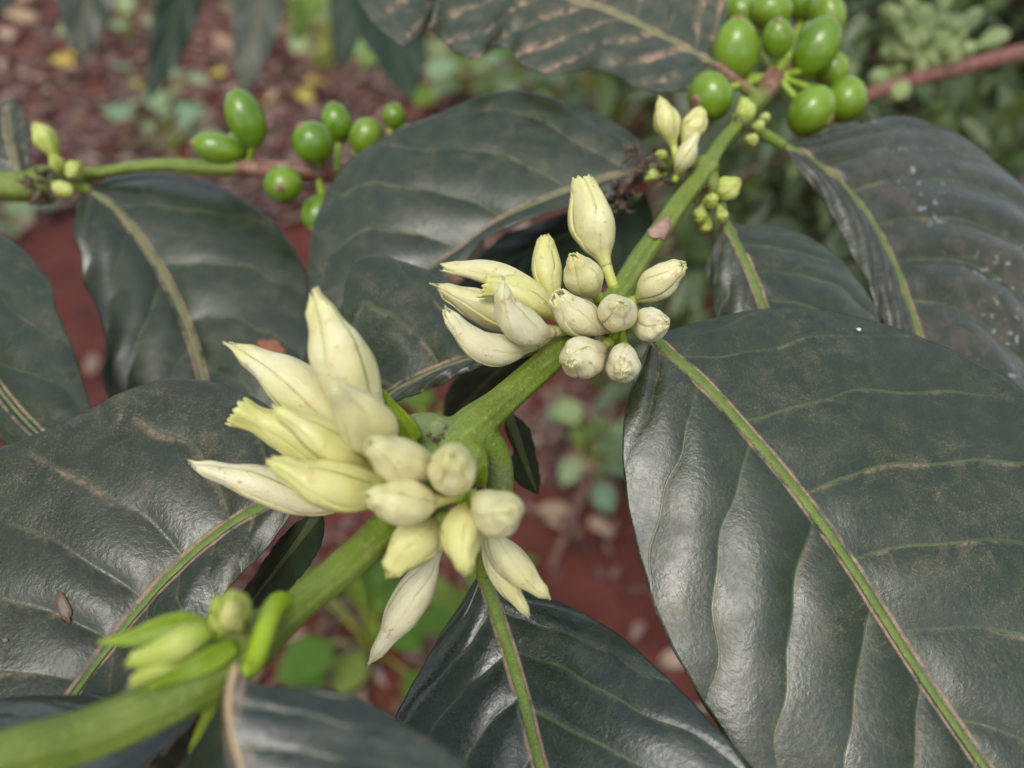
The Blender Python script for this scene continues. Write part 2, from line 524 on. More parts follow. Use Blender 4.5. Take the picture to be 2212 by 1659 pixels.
M['weed_bright'] = vary_material("weed_bright", [(0.05, 0.13, 0.012), (0.09, 0.19, 0.018), (0.06, 0.14, 0.016), (0.19, 0.24, 0.04)], .45, .3, tcol=(.25, .5, .03))
M['shrub'] = vary_material("shrub_leaf", [(0.020, 0.042, 0.016), (0.035, 0.065, 0.022), (0.070, 0.110, 0.030), (0.050, 0.080, 0.040), (0.12, 0.17, 0.05), (0.08, 0.11, 0.05)], .38, .12, .5, tcol=(.10, .22, .02))
M['shrub_light'] = vary_material("shrub_light_leaf", [(0.035, 0.062, 0.018), (0.075, 0.115, 0.034), (0.045, 0.075, 0.025), (0.13, 0.165, 0.055), (0.06, 0.085, 0.045), (0.17, 0.20, 0.085)], .35, .18, .5, tcol=(.16, .28, .04))
M['twig'] = simple("twig_bark", (0.12, 0.060, 0.045), (0.24, 0.14, 0.11), 120, .9, .6, .002)
M['trunk'] = simple("trunk_bark", (0.13, 0.085, 0.065), (0.27, 0.19, 0.15), 60, .9, .8, .004)
M['brown_stem'] = simple("brown_stem", (0.13, 0.052, 0.040), (0.24, 0.115, 0.09), 260, .7, .5, .0006)

# ------------------------------------------------------------------ setting: ground
def terrain_h(x, y):
    return (0.012 * np.sin(x * 3.1 + 1.0) * np.cos(y * 2.3) + 0.008 * np.sin(x * 9.7 + y * 4.1) + 0.005 * np.sin(x * 23 - y * 17 + 2)
            + 0.003 * np.sin(x * 51 + y * 43)) * np.exp(-((x * x + y * y) / 60.0))

def build_ground():
    u = np.linspace(-1, 1, 261)
    c = np.sign(u) * (2.6 * np.abs(u) + 297.4 * np.abs(u) ** 7)
    X, Y = np.meshgrid(c, c + 1.2, indexing='ij')
    Z = terrain_h(X, Y) + rng.normal(0, .0022, X.shape) * (np.abs(X) < 3)
    v = np.stack([X, Y, Z], -1).reshape(-1, 3)
    o = mk('ground', v, grid_faces(261, 261), M['soil'], anchor=(0, 0, 0))
    for p in (o,):
        tag(p, kind='structure')
        p['label'] = 'bare red soil between the coffee rows'
build_ground()

# ------------------------------------------------------------------ leaves
LV = {}
def spot(lf, x, y, rx, ry, rot, mat, lift=.12, name='leaf_spot', seed=0):
    """a scab lying on a leaf's upper face, centred where (x, y) of the photograph's own pixels meets it"""
    V = LV[lf.name]
    r_ = V - CAM
    d = r_ @ FWD
    px = np.stack([r_ @ RGT / d * 3024 + 2016, 1512 - r_ @ UPV / d * 3024], 1)
    rg = np.random.default_rng(seed)
    def hit(qx, qy):
        dd = (px[:, 0] - qx) ** 2 + (px[:, 1] - qy) ** 2
        i = np.argpartition(dd, 4)[:4]
        w = 1 / (dd[i] + 1)
        dm = (d[i] * w).sum() / w.sum()
        return PS(qx, qy, dm * 1000 - lift)
    th = np.linspace(0, 2 * pi, 18, endpoint=False)
    jag = 1 + rg.normal(0, .12, 18)
    rows = []
    for f in (1.0, .72, .35):
        rows.append([hit(x + f * j * (rx * cos(a) * cos(rot) - ry * sin(a) * sin(rot)), y + f * j * (rx * cos(a) * sin(rot) + ry * sin(a) * cos(rot))) for a, j in zip(th, jag)])
    v = np.array(rows).reshape(-1, 3)
    v = np.vstack([v, hit(x, y)[None]])
    f = grid_faces(3, 18, True) + [(36 + j, 36 + (j + 1) % 18, 54) for j in range(18)]
    o = mk(name, v, f, M[mat], lf, {'ring': np.array([1.] * 18 + [.72] * 18 + [.35] * 18 + [0.])})
    mod_solid(o, .00008, 0.0)
    return o

def leaf(parent, base, tip, mid, left, right, mat='leaf', veins=8, quilt=.55, bulge=1.2, n=130, m=36, lean=.20, lean2=.12, rib='rib', ribw=(.85, .25),
         label=None, wave=.0, wavek=9, thick=.28, seed=0, voff=(0.1, 0.45), src=True, fold=0.0, name='leaf', ribh=.55):
    U_ = PS if src else P
    pts = lambda L: [U_(*base)] + [U_(*q) for q in L] + [U_(*tip)]
    Mi, L, R = spline(pts(mid), n), spline(pts(left), n), spline(pts(right), n)
    t = np.linspace(0, 1, n)
    T = np.gradient(Mi, axis=0)
    nr = np.cross(T, R - L)
    nr[0], nr[-1] = nr[1], nr[-2]
    nr /= np.maximum(np.linalg.norm(nr, axis=1, keepdims=True), 1e-12)
    flip = np.sum(nr * (CAM - Mi), axis=1).mean() < 0
    if flip: nr = -nr
    for _ in range(6):
        nr[1:-1] = (nr[:-2] + nr[1:-1] + nr[2:]) / 3
    nr /= np.linalg.norm(nr, axis=1, keepdims=True)
    length = np.linalg.norm(np.diff(Mi, axis=0), axis=1).sum() * 1000
    ws = np.concatenate([-(np.linspace(1, 0, m + 1)[:-1]), np.linspace(0, 1, m + 1)])
    r2 = np.random.default_rng(100 + seed)
    ph_r = r2.uniform(0, 6.28, 8)
    V, vph, md, ed = [], [], [], []
    for w in ws:
        a = abs(w)
        E = L if w < 0 else R
        wid = np.linalg.norm(E - Mi, axis=1) * 1000
        p = Mi * (1 - a) + E * a
        rel = np.clip(wid / max(wid.max(), 1e-6), 0, 1)
        sg = 0 if w < 0 else 1
        ph = veins * (t - lean * a - lean2 * a * a) + voff[sg]
        ph = ph + .13 * np.sin(t * 9.3 + ph_r[5] + sg * 2) + .10 * np.sin(a * 4.5 + t * 17 + ph_r[6] + sg) * a + .05 * np.sin(a * 15 + t * 31 + ph_r[7]) * a
        f = np.abs((ph + .5) % 1 - .5)                       # 0 on a vein, .5 between two
        spm = length / veins
        h = bulge * rel * 4 * a * (1 - a) * (1 - .35 * a)
        env = sm(0, .12, a) * (1 - .55 * a ** 2) * np.sqrt(rel) * min(1., wid.max() / 16.) ** 2
        env = env * (.75 + .45 * np.sin(t * 11 + a * 3 + ph_r[2]) * np.sin(t * 5 - a * 4 + ph_r[3]))
        h = h + (quilt[sg] if isinstance(quilt, tuple) else quilt) * env * (np.sin(pi * f) ** .8 * 1.6 - .8)
        h = h - .10 * env * np.exp(-(f * spm / .40) ** 2)
        h = h + wave * a ** 2.5 * np.sin(2 * pi * wavek * t + 1.3 * np.sign(w) + ph_r[0])
        h = h + .25 * rel * a * np.sin(t * 13 + a * 5 + ph_r[1]) + .16 * rel * a * np.sin(t * 29 - a * 9 + ph_r[2])
        h = h + fold * a * rel * wid.max() * .01
        p = p + nr * (h * .001)[:, None]
        # edge: small unevenness in the outline
        if a > .5:
            dirv = (E - Mi) / np.maximum(wid[:, None] * .001, 1e-9)
            p = p + dirv * ((a - .5) * 2 * rel * (.10 * np.sin(t * 41 + ph_r[3]) + .07 * np.sin(t * 97 + ph_r[4])) * .001)[:, None]
        V.append(p)
        vph.append(ph)
        md.append(a * wid)
        ed.append((1 - a) * wid)
    V = np.stack(V, 1)
    k = len(ws)
    faces = grid_faces(n, k)
    if flip: pass
    # face orientation: make normals face the camera
    v0, v1, v2 = V[n // 2, k // 2], V[n // 2, k // 2 + 1], V[n // 2 + 1, k // 2]
    if np.dot(np.cross(v1 - v0, v2 - v0), CAM - v0) < 0:
        faces = [q[::-1] for q in faces]
    at = {'vph': np.stack(vph, 1), 'vsp': np.full((n, k), length / veins), 'md': np.stack(md, 1), 'ed': np.stack(ed, 1)}
    o = mk(name, V.reshape(-1, 3), faces, M[mat], parent, at, anchor=V[0, k // 2])
    LV[o.name] = V.reshape(-1, 3)
    mod_solid(o, thick * .001)
    if label: o['label'] = label
    # midrib: a raised rounded ridge
    c = m
    mr = V[:, c, :]
    sideu = V[:, c + 1] - V[:, c - 1]
    sideu /= np.maximum(np.linalg.norm(sideu, axis=1, keepdims=True), 1e-12)
    for _ in range(4):
        sideu[1:-1] = (sideu[:-2] + sideu[1:-1] + sideu[2:]) / 3
    hw = (ribw[0] * (1 - t) + ribw[1] * t) * (1 - .7 * sm(.93, 1, t))
    prof = np.linspace(-1, 1, 9)
    rv, rs = [], []
    for q in prof:
        hh = ribh * hw * np.sqrt(max(0, 1 - q * q)) * 1.0 - .10
        rv.append(mr + sideu * (hw * q * .001)[:, None] + nr * ((hh + .04) * .001)[:, None])
        rs.append(np.full(n, abs(q)))
    rv = np.stack(rv, 1)
    rf = grid_faces(n, 9)
    v0, v1, v2 = rv[n // 2, 4], rv[n // 2, 5], rv[n // 2 + 1, 4]
    if np.dot(np.cross(v1 - v0, v2 - v0), CAM - v0) < 0:
        rf = [q[::-1] for q in rf]
    rb = mk('midrib', rv.reshape(-1, 3), rf, M[rib], o, {'rs': np.stack(rs, 1)}, anchor=rv[0, 4])
    mod_solid(rb, .0005)
    return o

# ------------------------------------------------------------------ stems
DG = None
def remeshed(name, parts, voxel, mat, parent, path_age, smooth=6, corks=()):
    v, f = join(parts)
    me = bpy.data.meshes.new(name + "_raw")
    me.from_pydata(v.tolist(), [], f)
    tmp = bpy.data.objects.new("stem_raw", me)
    COL.objects.link(tmp)
    r = tmp.modifiers.new("r", 'REMESH')
    r.mode = 'VOXEL'
    r.voxel_size = voxel
    s = tmp.modifiers.new("s", 'SMOOTH')
    s.iterations = smooth
    s.factor = .5
    dg = bpy.context.evaluated_depsgraph_get()
    me2 = bpy.data.meshes.new_from_object(tmp.evaluated_get(dg))
    bpy.data.objects.remove(tmp)
    bpy.data.meshes.remove(me)
    co = np.zeros(len(me2.vertices) * 3)
    me2.vertices.foreach_get('co', co)
    co = co.reshape(-1, 3)
    pp, aa = path_age
    idx = np.zeros(len(co), int)
    for i in range(0, len(co), 4000):
        d = ((co[i:i + 4000, None, :] - pp[None]) ** 2).sum(-1)
        idx[i:i + 4000] = d.argmin(1)
    age = aa[idx]
    Tp, Np, Bp = frames(pp)
    seg = np.concatenate([[0], np.cumsum(np.linalg.norm(np.diff(pp, axis=0), axis=1))]) * 1000
    off = co - pp[idx]
    along = seg[idx] + np.sum(off * Tp[idx], 1) * 1000
    ang = np.arctan2(np.sum(off * Bp[idx], 1), np.sum(off * Np[idx], 1))
    rad = off - Tp[idx] * np.sum(off * Tp[idx], 1, keepdims=True)
    rl_ = np.linalg.norm(rad, axis=1, keepdims=True)
    keep = np.exp(-(np.maximum(rl_ - .0036, 0) / .0008) ** 2)
    hgt = .00010 * np.sin(4 * ang + along * .03) + .00007 * np.sin(9 * ang - along * .05 + 1) - .00022 * np.exp(-(np.abs((ang - 1.9 + pi) % (2 * pi) - pi) / .10) ** 2) - .00018 * np.exp(-(np.abs((ang + 1.1 + pi) % (2 * pi) - pi) / .09) ** 2) + .00012 * np.sin(along * .33 + ang)
    co = co + rad / np.maximum(rl_, 1e-9) * hgt[:, None] * keep
    cork = np.zeros(len(co))
    for (cp, cr) in corks:
        cork = np.maximum(cork, np.exp(-(np.linalg.norm(co - cp, axis=1) / cr) ** 2))
    fc = [tuple(p.vertices) for p in me2.polygons]
    bpy.data.meshes.remove(me2)
    return mk(name, co, fc, M[mat], parent, {'age': age, 'cork': cork, 'ca': np.cos(ang), 'sa': np.sin(ang), 'sl': along})

# ------------------------------------------------------------------ flower buds
def prof_fn(knots):
    ks = np.array(knots)
    sp = spline(np.column_stack([ks, np.zeros(len(ks))]), 200)
    return lambda s: np.interp(s, sp[:, 0], sp[:, 1])

def bud(parent, pts, w, seed=0, mat='petal', tubef=.26, opn=0.0, twist=.9, tipw=.34, fat=.58, stalk=None, calyx=True, label=None, petals=5, hook=.5, tw=.30, ns=30, nw=11):
    r = np.random.default_rng(1000 + seed)
    A = [P(*q) for q in pts]
    if len(A) > 3:
        A[-1] = A[-1] + (RGT * r.uniform(-1, 1) + UPV * r.uniform(-1, 1)) * w * .10 * pts[-1][2] / F0 * .001
    N = 60
    ax = spline(A, N) if len(A) > 2 else np.linspace(A[0], A[1], N)
    T, Nn, B = frames(ax)
    dm = np.mean([q[2] for q in pts[-2:]])
    R = w * .5 * dm / F0 * .001
    sN = np.linspace(0, 1, N)
    pr = prof_fn([(0, tw * .92), (tubef * .6, tw * .95), (tubef, tw * 1.2), (tubef + .45 * (fat - tubef), .74), (fat, 1.0), (fat + .36 * (1 - fat), .90), (fat + .66 * (1 - fat), .5 * (.85 + tipw)), (fat + .86 * (1 - fat), .5 * (.55 + tipw) + .03), (1.0, tipw * 1.1)])
    th0 = r.uniform(0, 6.28)
    def at(s):
        s = np.clip(s, 0, 1.15)
        i = np.clip(s, 0, 1) * (N - 1)
        i0 = np.clip(i.astype(int), 0, N - 2)
        fr = (i - i0)[..., None]
        lerp = lambda X: X[i0] * (1 - fr) + X[i0 + 1] * fr
        c = lerp(ax) + T[-1] * (np.clip(s - 1, 0, None) * np.linalg.norm(ax[-1] - ax[-8]) * N / 8)[..., None]
        return c, lerp(Nn), lerp(B)
    lp = r.uniform(0, 6.28, 4)
    la = r.uniform(.03, .075, 2)
    def lump(th, s):
        return 1 + sm(tubef, tubef + .2, s) * (la[0] * np.cos(2 * th + lp[0] + 2 * s) + la[1] * np.cos(3 * th + lp[1] - 3 * s) + .03 * np.sin(9 * s + lp[2]))
    # tube with the closed core of the bud
    cend = .97 if opn < .08 else .88
    sb = np.concatenate([np.linspace(0, tubef, 8), np.linspace(tubef, cend, 16)[1:]])
    c, n_, b_ = at(sb)
    seg = 16
    th = np.linspace(0, 2 * pi, seg, endpoint=False)
    rad = pr(sb) * R * (1 - .05 * sm(tubef * .6, tubef * 1.3, sb)) * (1 - .55 * sm(cend - .18, cend, sb) * min(1, opn * 2 + .4))
    ridge = 1 + .03 * np.cos(5 * (th[None] - twist * sb[:, None]))
    v = c[:, None] + (rad[:, None] * ridge * lump(th[None] + 0 * sb[:, None], sb[:, None]))[..., None] * (np.cos(th)[None, :, None] * n_[:, None] + np.sin(th)[None, :, None] * b_[:, None])
    v = np.concatenate([v.reshape(-1, 3), c[-1:]])
    f = grid_faces(len(sb), seg, True)
    lastr = (len(sb) - 1) * seg
    f += [(lastr + j, lastr + (j + 1) % seg, len(v) - 1) for j in range(seg)]
    ps = np.concatenate([np.repeat(sb, seg), [.9]])
    o = mk('flower_bud', v, f, M[mat], parent, {'ps': ps, 'pw': np.zeros(len(v))}, anchor=ax[0])
    if label: o['label'] = label
    # petals, each overlapping the next
    for kpt in range(petals):
        s0 = tubef * .75
        send = 1.0 + r.uniform(-.03, .05)
        wv = np.linspace(-1, 1, nw)
        iv = np.linspace(0, 1, ns)
        I, Wd = np.meshgrid(iv, wv, indexing='ij')
        jag = (.02 + .03 * r.uniform()) * np.abs(Wd) ** 2 + .018 * np.sin(9 * Wd + r.uniform(0, 6)) * sm(.8, 1, I)
        S = s0 + (send - jag - s0) * I
        hw = (pi / petals) * (1.02 + .42 * sm(tubef, tubef + .25, S) - .12 * sm(.80, 1.02, S))
        hw = hw * r.uniform(.95, 1.08)
        TH = th0 + kpt * 2 * pi / petals + twist * (S - .3) + Wd * hw
        base = pr(np.clip(S, 0, 1))
        offs = (.070 if kpt % 2 else .050) * Wd + .080 * (1 - Wd ** 2) + r.uniform(-.02, .03)
        offs = offs * sm(s0, s0 + .12, S)
        rr = base * (1 + offs)
        # loose rims and puckers
        rr = rr + .03 * sm(.6, 1, Wd) * np.sin(S * r.uniform(9, 15) + r.uniform(0, 6)) * sm(tubef, tubef + .2, S)
        tipz = sm(.86, 1.02, S)
        close = max(0., 1 - opn * 5) * r.uniform(.75, 1.0)
        flare = opn * r.uniform(.1, 1.2)
        rr = rr * (1 - .88 * close * sm(.93, 1.03, S))
        rr = rr + tipz * (flare + .045 * np.sin(5 * Wd + r.uniform(0, 6)) + .03 * np.sin(11 * Wd + 9 * S + r.uniform(0, 6)))
        rr = rr + (.035 * np.sin(Wd * 2.3 + S * 7 + r.uniform(0, 6)) + .02 * np.sin(Wd * 4.1 - S * 13 + r.uniform(0, 6))) * sm(.3, .5, S)
        rr = np.maximum(rr, .05) * lump(TH, S)
        C, n2, b2 = at(S)
        pv = C + (rr * R)[..., None] * (np.cos(TH)[..., None] * n2 + np.sin(TH)[..., None] * b2)
        # curled hook at the very tip
        hk = sm(.94, 1.05, S) * (1 - np.abs(Wd)) ** .7 * (1.0 if r.uniform() < .45 else .25)
        dirv = unit(r.normal(0, 1, 3)) * .5 + (np.cos(TH[-1, nw // 2]) * Nn[-1] + np.sin(TH[-1, nw // 2]) * B[-1]) * r.uniform(-.8, 1.0)
        pv = pv + hk[..., None] * dirv * R * hook * r.uniform(.1, .45) + hk[..., None] * T[-1] * R * hook * r.uniform(.0, .25)
        po = mk('petal', pv.reshape(-1, 3), grid_faces(ns, nw), M[mat], o, {'ps': S.ravel(), 'pw': Wd.ravel()}, anchor=pv[0, nw // 2])
        mod_solid(po, max(.00016, R * .055), 1.0 if False else -1.0)
    if calyx:
        # little toothed cup and ring where the tube leaves the ovary
        q = [ax[0] - T[0] * R * .55, ax[0] - T[0] * R * .30, ax[0] - T[0] * R * .05, ax[0] + T[0] * R * .10]
        cv, cf = tube(np.array(q), np.array([tw * .85, tw * 1.22, tw * 1.25, tw * 1.05]) * R, 14)
        mk('calyx', cv, cf, M['calyx'], o)
    if stalk is not None:
        sp_ = spline([P(*stalk), (P(*stalk) + ax[0]) / 2 + np.array([0, 0, .0003]), ax[0] - T[0] * R * .3], 10)
        cv, cf = tube(sp_, np.linspace(tw * .85, tw * 1.0, 10) * R, 12)
        mk('stalk', cv, cf, M['calyx'], o)
    return o

# ------------------------------------------------------------------ berries
def berry(parent, x, y, d, rx, ry, tilt=0.0, toward=0.0, seed=0, navel=True):
    """rx, ry: half width and half length in view pixels; tilt: degrees clockwise of the tip from up; toward: tip leaning to the viewer, degrees"""
    c = P(x, y, d)
    a = radians(tilt)
    tw = radians(toward)
    axis = unit((RGT * sin(a) + UPV * cos(a)) * cos(tw) - FWD * sin(tw))
    side = unit(np.cross(axis, FWD) if abs(np.dot(axis, FWD)) < .95 else np.cross(axis, UPV))
    oth = np.cross(axis, side)
    k = d / F0 * .001
    a_, b_ = rx * k, ry * k
    n, s = 18, 24
    u = np.linspace(0, pi, n)
    th = np.linspace(0, 2 * pi, s, endpoint=False)
    rr = np.sin(u) ** .92
    z = -np.cos(u) + .05 * np.sin(u * 2)
    groove = 1 - .018 * np.exp(-((np.cos(th)) / .10) ** 2)
    flat = 1 - .06 * np.abs(np.sin(th))
    v = c + (z * b_)[:, None, None] * axis + (rr[:, None] * a_ * groove[None] * flat[None])[..., None] * (np.cos(th)[None, :, None] * side + np.sin(th)[None, :, None] * oth)
    o = mk('berry', v.reshape(-1, 3), grid_faces(n, s, True), M['berry'], parent, anchor=c - axis * b_)
    if navel:
        q = c + axis * b_ * .985
        path = np.array([q - axis * b_ * .05, q + axis * b_ * .015, q + axis * b_ * .045, q + axis * b_ * .045, q + axis * b_ * .01])
        nv, nf = tube(path, np.array([.26, .24, .19, .10, .01]) * a_, 14, False)
        mk('navel', nv, nf, M['navel'], o)
    return o

def bract(parent, pts, w, mat='bract', name='bract', cup=.35, seed=0):
    A = spline([P(*q) for q in pts], 24)
    T, Nn, B = frames(A)
    view = np.array([unit(CAM - p) for p in A])
    side = np.cross(T, view)
    side /= np.linalg.norm(side, axis=1, keepdims=True)
    nr = np.cross(side, T)
    t = np.linspace(0, 1, 24)
    hw = w * .5 * pts[0][2] / F0 * .001 * np.interp(t, [0, .25, .5, .8, 1], [.55, 1.0, .85, .35, .02])
    ws = np.linspace(-1, 1, 9)
    v = np.stack([A + side * (hw * q)[:, None] + nr * (hw * cup * (q * q - .3))[:, None] for q in ws], 1)
    n = len(A)
    at = {'vph': np.repeat(t[:, None], 9, 1) * 4, 'vsp': np.full((n, 9), 5.), 'md': np.abs(np.repeat(ws[None], n, 0)) * 3, 'ed': np.full((n, 9), 9.)}
    o = mk(name, v.reshape(-1, 3), grid_faces(n, 9), M[mat], parent, at)
    mod_solid(o, .0003)
    return o

def crumple(parent, x, y, d, size, seed, n=9, name='dried_bract'):
    r = np.random.default_rng(seed)
    parts = []
    c = P(x, y, d)
    s = size * d / F0 * .001
    for i in range(n):
        p0 = c + r.normal(0, .35, 3) * s
        dr = unit(r.normal(0, 1, 3))
        p1 = p0 + dr * s * r.uniform(.4, 1.0)
        p2 = p1 + unit(r.normal(0, 1, 3)) * s * .5
        pa = spline([p0, p1, p2], 8)
        T, Nn, B = frames(pa)
        hw = s * r.uniform(.12, .25) * np.sin(np.linspace(.4, 2.9, 8))
        v = np.stack([pa + Nn * (hw * q)[:, None] + B * (hw * .6 * q * q)[:, None] for q in (-1, -.4, .3, 1)], 1)
        parts.append((v.reshape(-1, 3), grid_faces(8, 4)))
    v, f = join(parts)
    o = mk(name, v, f, M['bract_dry'], parent)
    mod_solid(o, .0002)
    return o

# ------------------------------------------------------------------ the flowering coffee plant
TR = P(2440, -60, 330)
plant = empty('coffee_plant', (TR[0], TR[1], 0.0), 'coffee plant whose green branch crosses the middle with cream flower buds and dark leaves', 'coffee plant', 'coffee plants with branches in view')

# main branch: the youngest end is nearest the viewer
STEM = [(-160, 1720, 60, 2.1), (0, 1640, 62, 2.16), (190, 1590, 66, 2.21), (330, 1530, 69, 2.21), (450, 1455, 72.5, 2.47), (545, 1385, 76, 2.73), (620, 1330, 79.5, 1.88), (740, 1225, 85, 1.92), (860, 1110, 92, 2.15), (950, 990, 96.5, 2.91), (1010, 930, 99, 2.83), (1075, 878, 103, 2.27), (1170, 790, 109, 2.16), (1260, 715, 114, 2.09), (1340, 625, 119.5, 1.89), (1420, 505, 129, 1.84), (1480, 425, 136, 1.77), (1525, 362, 141, 1.59), (1560, 310, 147, 1.38), (1598, 262, 152, 1.38), (1650, 200, 162, 2.0), (1690, 140, 174, 2.2)]
sp_pts = np.array([np.append(P(x, y, d), r * .001) for x, y, d, r in STEM])
main = spline(sp_pts, 170)
far_end = np.array([np.append(P(1690, 140, 174), .0022), np.append(P(1725, 60, 200), .0028), np.append(P(1880, -110, 250), .0034), np.append(np.array([TR[0], TR[1], TR[2] - .01]), .004)])
back = spline(far_end, 40)
def petiole(pts, r0, r1, n=18):
    q = spline([P(*p) for p in pts], n)
    return tube(q, np.linspace(r0, r1, n) * .001, 12)
pets = [
    petiole([(1010, 930, 99), (1058, 965, 100.5), (1080, 1040, 103), (1072, 1120, 106), (1055, 1190, 109), (1042, 1240, 111.5)], 2.4, 1.15, 26),      # to the leaf at the bottom
    petiole([(985, 945, 98), (925, 925, 98), (870, 935, 99), (800, 985, 101), (720, 1035, 104), (655, 1066, 106)], 2.3, 1.1, 26),                    # to the lower left leaf
    petiole([(1330, 640, 120), (1375, 690, 119), (1405, 722, 116)], 2.0, 1.3),                                                                      # right big leaf
    petiole([(1300, 680, 117), (1210, 720, 117), (1130, 756, 117), (1100, 766, 117)], 2.0, 1.1),                                                    # middle leaf
    petiole([(1520, 365, 141), (1480, 355, 147), (1430, 358, 151)], 1.7, 1.0),                                                                      # back leaf
    petiole([(1525, 362, 141), (1548, 420, 140), (1562, 470, 138)], 1.7, 1.0),                                                                      # small right leaf
    petiole([(1598, 262, 152), (1650, 290, 154), (1692, 314, 155)], 1.5, 1.1),                                                                      # specked leaf
    petiole([(1640, 212, 158), (1590, 175, 163), (1547, 140, 165)], 1.5, 1.0),                                                                      # streaked leaf on top
]
node_bulge = []
for (x, y, d, r) in [(545, 1385, 76, 2.9), (1000, 1000, 96.5, 3.4), (930, 1060, 93, 3.2), (1325, 690, 116, 3.2), (1522, 365, 141, 2.6), (1600, 262, 152, 2.3)]:
    c = P(x, y, d)
    dv = unit(main[90, :3] - main[60, :3])
    q = np.array([c - dv * r * .001, c - dv * r * .0005, c, c + dv * r * .0005, c + dv * r * .001])
    node_bulge.append(tube(q, np.array([.35, .85, 1, .85, .35]) * r * .001, 14))
ages = np.concatenate([np.interp(np.linspace(0, 1, 170), [0, .84, .92, 1], [0, .1, .75, 1.0]), np.zeros(0)])
allp = [tube(main[:, :3], main[:, 3], 18)] + pets + node_bulge
stem = remeshed('branch', allp, .00032, 'stem', plant, (main[:, :3], ages), 5,
                corks=[(P(925, 930, 97), .0045), (P(1075, 1040, 100), .0045), (P(470, 1440, 68), .003)])
bv, bf = tube(back[:, :3], back[:, 3], 14)
mk('branch', bv, bf, M['brown_stem'], plant)
trunk_path = spline([np.array([TR[0], TR[1], -.03]), np.array([TR[0] + .006, TR[1] + .004, TR[2] * .5]), TR, TR + np.array([.01, .02, .25])], 40)
tv, tf = tube(trunk_path, np.linspace(.011, .005, 40), 14)
mk('trunk', tv, tf, M['trunk'], plant)

# leaves of the flowering plant (source-pixel outlines with depth in millimetres)
big_l = leaf(plant, (2568, 1325, 115), (4150, 3420, 94),
     [(2640, 1395, 114), (2760, 1500, 112.5), (2960, 1720, 110), (3150, 1950, 107.5), (3350, 2230, 105), (3560, 2560, 102), (3740, 2830, 99), (3880, 3030, 97)],
     [(2500, 1480, 113.5), (2450, 1700, 110.5), (2460, 1900, 108.5), (2520, 2200, 105.5), (2600, 2450, 103), (2690, 2640, 101), (2800, 2820, 99.5), (2950, 3030, 97.5), (3250, 3300, 95), (3700, 3480, 93.5)],
     [(2750, 1268, 118), (3050, 1212, 122), (3350, 1240, 123), (3600, 1310, 122), (3850, 1430, 120), (4060, 1560, 117), (4350, 1850, 111), (4550, 2300, 105), (4560, 2800, 99), (4400, 3200, 95)],
     'leaf', veins=7, quilt=(.5, .45), bulge=1.6, n=190, m=56, lean=.15, lean2=.10, seed=1, ribw=(.95, .42), voff=(.15, .55), label='largest leaf, glossy and dusty along its thick green midrib')
leaf(plant, (1895, 2240, 113), (2330, 3600, 88),
     [(1950, 2400, 110), (2000, 2550, 107), (2060, 2750, 103), (2130, 3024, 98), (2220, 3300, 93)],
     [(1830, 2350, 113), (1720, 2520, 112), (1620, 2700, 110), (1550, 2850, 107.5), (1530, 2960, 105.5), (1600, 3200, 100), (1900, 3480, 93)],
     [(2060, 2320, 112), (2250, 2390, 110), (2450, 2510, 105), (2650, 2690, 99), (2800, 2840, 95), (2930, 3000, 92), (2980, 3200, 89), (2800, 3450, 87)],
     'leaf_blue', veins=6, quilt=.4, bulge=1.8, n=150, m=48, seed=2, ribw=(1.05, .6), voff=(.4, .2), label='bluish dark leaf with orange dust lines beside its midrib')
grey_l = leaf(plant, (1190, 1945, 106.5), (60, 3250, 88),
     [(1080, 1975, 107), (950, 2040, 107), (800, 2150, 106), (640, 2300, 104), (480, 2490, 101), (350, 2660, 98), (280, 2760, 96), (180, 2950, 93)],
     [(1180, 1780, 111), (1080, 1620, 115), (960, 1545, 117), (820, 1500, 118), (650, 1490, 118), (480, 1545, 116), (370, 1600, 115), (200, 1680, 113), (60, 1735, 112), (-150, 1850, 110), (-350, 2100, 106), (-400, 2500, 100), (-250, 2950, 93)],
     [(1150, 2020, 106), (1060, 2150, 105), (960, 2250, 103), (850, 2380, 101), (760, 2500, 99), (650, 2650, 96), (520, 2800, 94), (380, 2960, 92), (220, 3150, 90)],
     'leaf_dusty', veins=8, quilt=.55, bulge=1.5, n=170, m=48, lean=.08, lean2=.06, seed=3, ribw=(.95, .4), voff=(.3, .1), label='wide greyish leaf with pale side veins behind the lower bud cluster')
leaf(plant, (2600, 655, 152), (1380, 1330, 146),
     [(2450, 690, 152), (2300, 735, 152), (2150, 790, 152), (1980, 870, 152), (1830, 980, 152), (1700, 1065, 151), (1600, 1130, 150)],
     [(2500, 730, 150), (2330, 795, 149), (2180, 835, 148), (2020, 890, 147), (1900, 945, 146), (1830, 1025, 145), (1760, 1090, 145), (1600, 1220, 145)],
     [(2560, 590, 155), (2450, 500, 158), (2300, 425, 162), (2150, 375, 165), (2000, 360, 167), (1850, 395, 167), (1650, 480, 166), (1450, 570, 164), (1330, 680, 162), (1245, 860, 158), (1215, 1050, 154), (1230, 1200, 150)],
     'leaf', veins=6, quilt=.6, bulge=2.0, n=150, m=40, seed=4, ribw=(.85, .4), rib='rib_pale', voff=(.2, .4), label='broad dark leaf rising behind the upper bud cluster')
